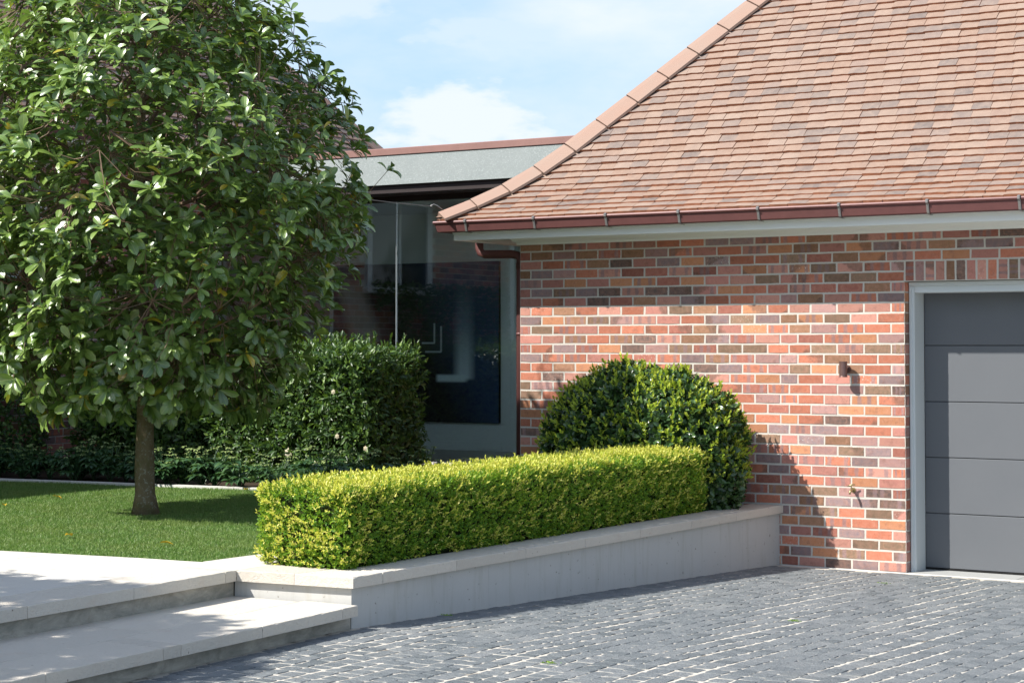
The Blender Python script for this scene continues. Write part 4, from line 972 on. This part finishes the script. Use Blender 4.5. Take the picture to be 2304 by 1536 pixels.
link('canvas', mesh('canvas', v_, [(0, 1, 2, 3)], False, [(0, 0), (1, 0), (1, 1), (0, 1)]), M_['canvas'], PT)
MB().box((ax0, BY-.054, az0), (ax1, BY-.006, az1)).build('stretcher', M_['black'], PT)
# ------------------------------------------------------------------ main house wing on the left
HW = empty('house_wing', (-6.9, -2, .2)); tag(HW, 'brick main house with clay tiled hip roof behind the tree', 'house')
WXE = -6.70
m_ = MB(); m_.box((WXE-7.5, -13, -.2), (WXE-.006, 6.6, 4.2)); wm = m_.build('wall', M_['mortar'], HW)
acc = [[] for _ in range(8)]; R_ = Matrix.Rotation(math.pi/2, 3, 'Z')
wins = [(-1.15, .25, 2.75, 3.95), (-5.2, -3.6, 1.3, 3.9), (-9.2, -7.6, 1.3, 3.9)]
for k in range(44):
    z = .45+k*.086; y = -11.0+(.12 if k % 2 else 0)
    if z > 4.1: break
    while y < 3.45:
        if not any(a-.16 < y < b+.16 and c-.12 < z < d_+.1 for a, b, c, d_ in wins): acc[(k*7+int(y*4)) % 8].append((R_, Vector((WXE, y, z)), (.23, 1, .076)))
        y += .24
join_meshes('brickwork', acc, BM, M_['brick'], wm)
for a, b, c, d_ in wins:
    fr_ = MB(); x = WXE
    fr_.box((x-.02, a-.12, c-.03), (x+.03, a, d_+.1)); fr_.box((x-.02, b, c-.03), (x+.03, b+.12, d_+.1)); fr_.box((x-.02, a, d_), (x+.03, b, d_+.1)); fr_.box((x-.02, (a+b)/2-.03, c), (x+.02, (a+b)/2+.03, d_))
    wf = fr_.build('window', M_['white'], HW)
    MB().box((x-.02, a, c), (x-.005, b, d_)).build('pane', M_['pane'], wf)
    MB().cbox((x-.02, a-.2, c-.12), (x+.10, b+.2, c-.032), .015).build('sill', M_['white'], wf)
def wprz(u): return 4.32+1.2*u
WY1 = 6.75; WEX = -6.0
m_ = MB(); m_.v += [(WEX, -13.5, 4.28), (WEX, WY1, 4.28), (WEX-3.9, WY1-3.9, 4.28+4.68), (WEX-3.9, -13.5+3.9, 4.28+4.68), (WEX-7.8-.8, -13.5, 4.28), (WEX-7.8-.8, WY1, 4.28), (WEX-4.7, WY1-3.9, 4.28+4.68), (WEX-4.7, -9.6, 4.28+4.68)]
m_.f += [(0, 1, 2, 3), (1, 5, 6, 2), (5, 4, 7, 6), (4, 0, 3, 7), (3, 2, 6, 7), (0, 4, 5, 1)]
wr = m_.build('roof', M_['hipmortar'], HW)
acc = [[] for _ in range(8)]
Rz = Matrix.Rotation(math.pi/2, 3, 'Z'); an = math.atan(1.2); ca, sa = math.cos(an), math.sin(an)
for i in range(60):
    u = i*.1*ca; z = 4.285+1.2*u
    if u > 3.85: break
    y = -5.5+(.0825 if i % 2 else 0)
    while y < WY1-u-.02: acc[(i*3+int(y*7)) % 8].append((Rz @ Matrix.Rotation(an-.07, 3, 'X'), Vector((WEX-u, y, z+.006)), (.163, 1, 1))); y += .165
join_meshes('tiled_slope', acc, TM, M_['tile'], wr)
hip_run(wr, WEX, WY1, -1, -1, lambda u: 4.285+1.2*u-.02, 3.8, M_['hip'], M_['hipmortar'], first=.02)
MB().box((WEX-.03, -13.5, 4.15), (WEX+.0, 6.6, 4.27)).build('fascia', M_['eave'], HW)
MB().box((WXE, -13, 4.15), (WEX-.031, 6.6, 4.18)).build('soffit', M_['eave'], HW)
gm = MB(); gm.sweep([(0, 4.20), (.075, 4.20), (.10, 4.29), (.095, 4.30), (.07, 4.21), (.0, 4.29)], [((WEX, -13), (1, 0)), ((WEX, 6.6), (1, 0))]); gm.build('gutter', M_['copper'], HW)
# thin wire from the hip hook across to the house
wv = []
A_ = Vector((CX-.03, CY-.03, 3.17)); B_ = Vector((-6.0, 2.6, 4.16))
for i in range(13): t_ = i/12; q = A_.lerp(B_, t_); q.z -= .10*math.sin(math.pi*t_); wv.append(q)
tag(MB().tube(wv, .004, 5).build('cable', M_['wire']), 'thin dark wire strung from the garage roof corner towards the house', 'wire')
# weeds and moss scraps on the setts
mw_ = []
tl = [((4.15, -6.4), 'yellowish tuft of moss on the setts, nearest the bottom edge'), ((4.42, -3.85), 'small yellow green tuft in the middle of the driveway'), ((3.95, -1.05), 'tiny green weed in the setts near the brick wall'), ((2.59, -5.05), 'tiny green weed at the foot of the retaining wall')]
for (x, y), lb_ in tl:
    n = 46; Pp = np.stack([rng.normal(x, .02, n), rng.normal(y, .014, n), np.full(n, gz(y)+.004)], 1); D_ = rdir(n); D_[:, 2] = np.abs(D_[:, 2])+.2
    me = instanced('moss_tuft', DV, DF, frames(D_, rdir(n), np.full(n, .013)), Pp); tag(link('moss_tuft', me, M_['box']), lb_, 'weed', 'tufts on the driveway', 'stuff')
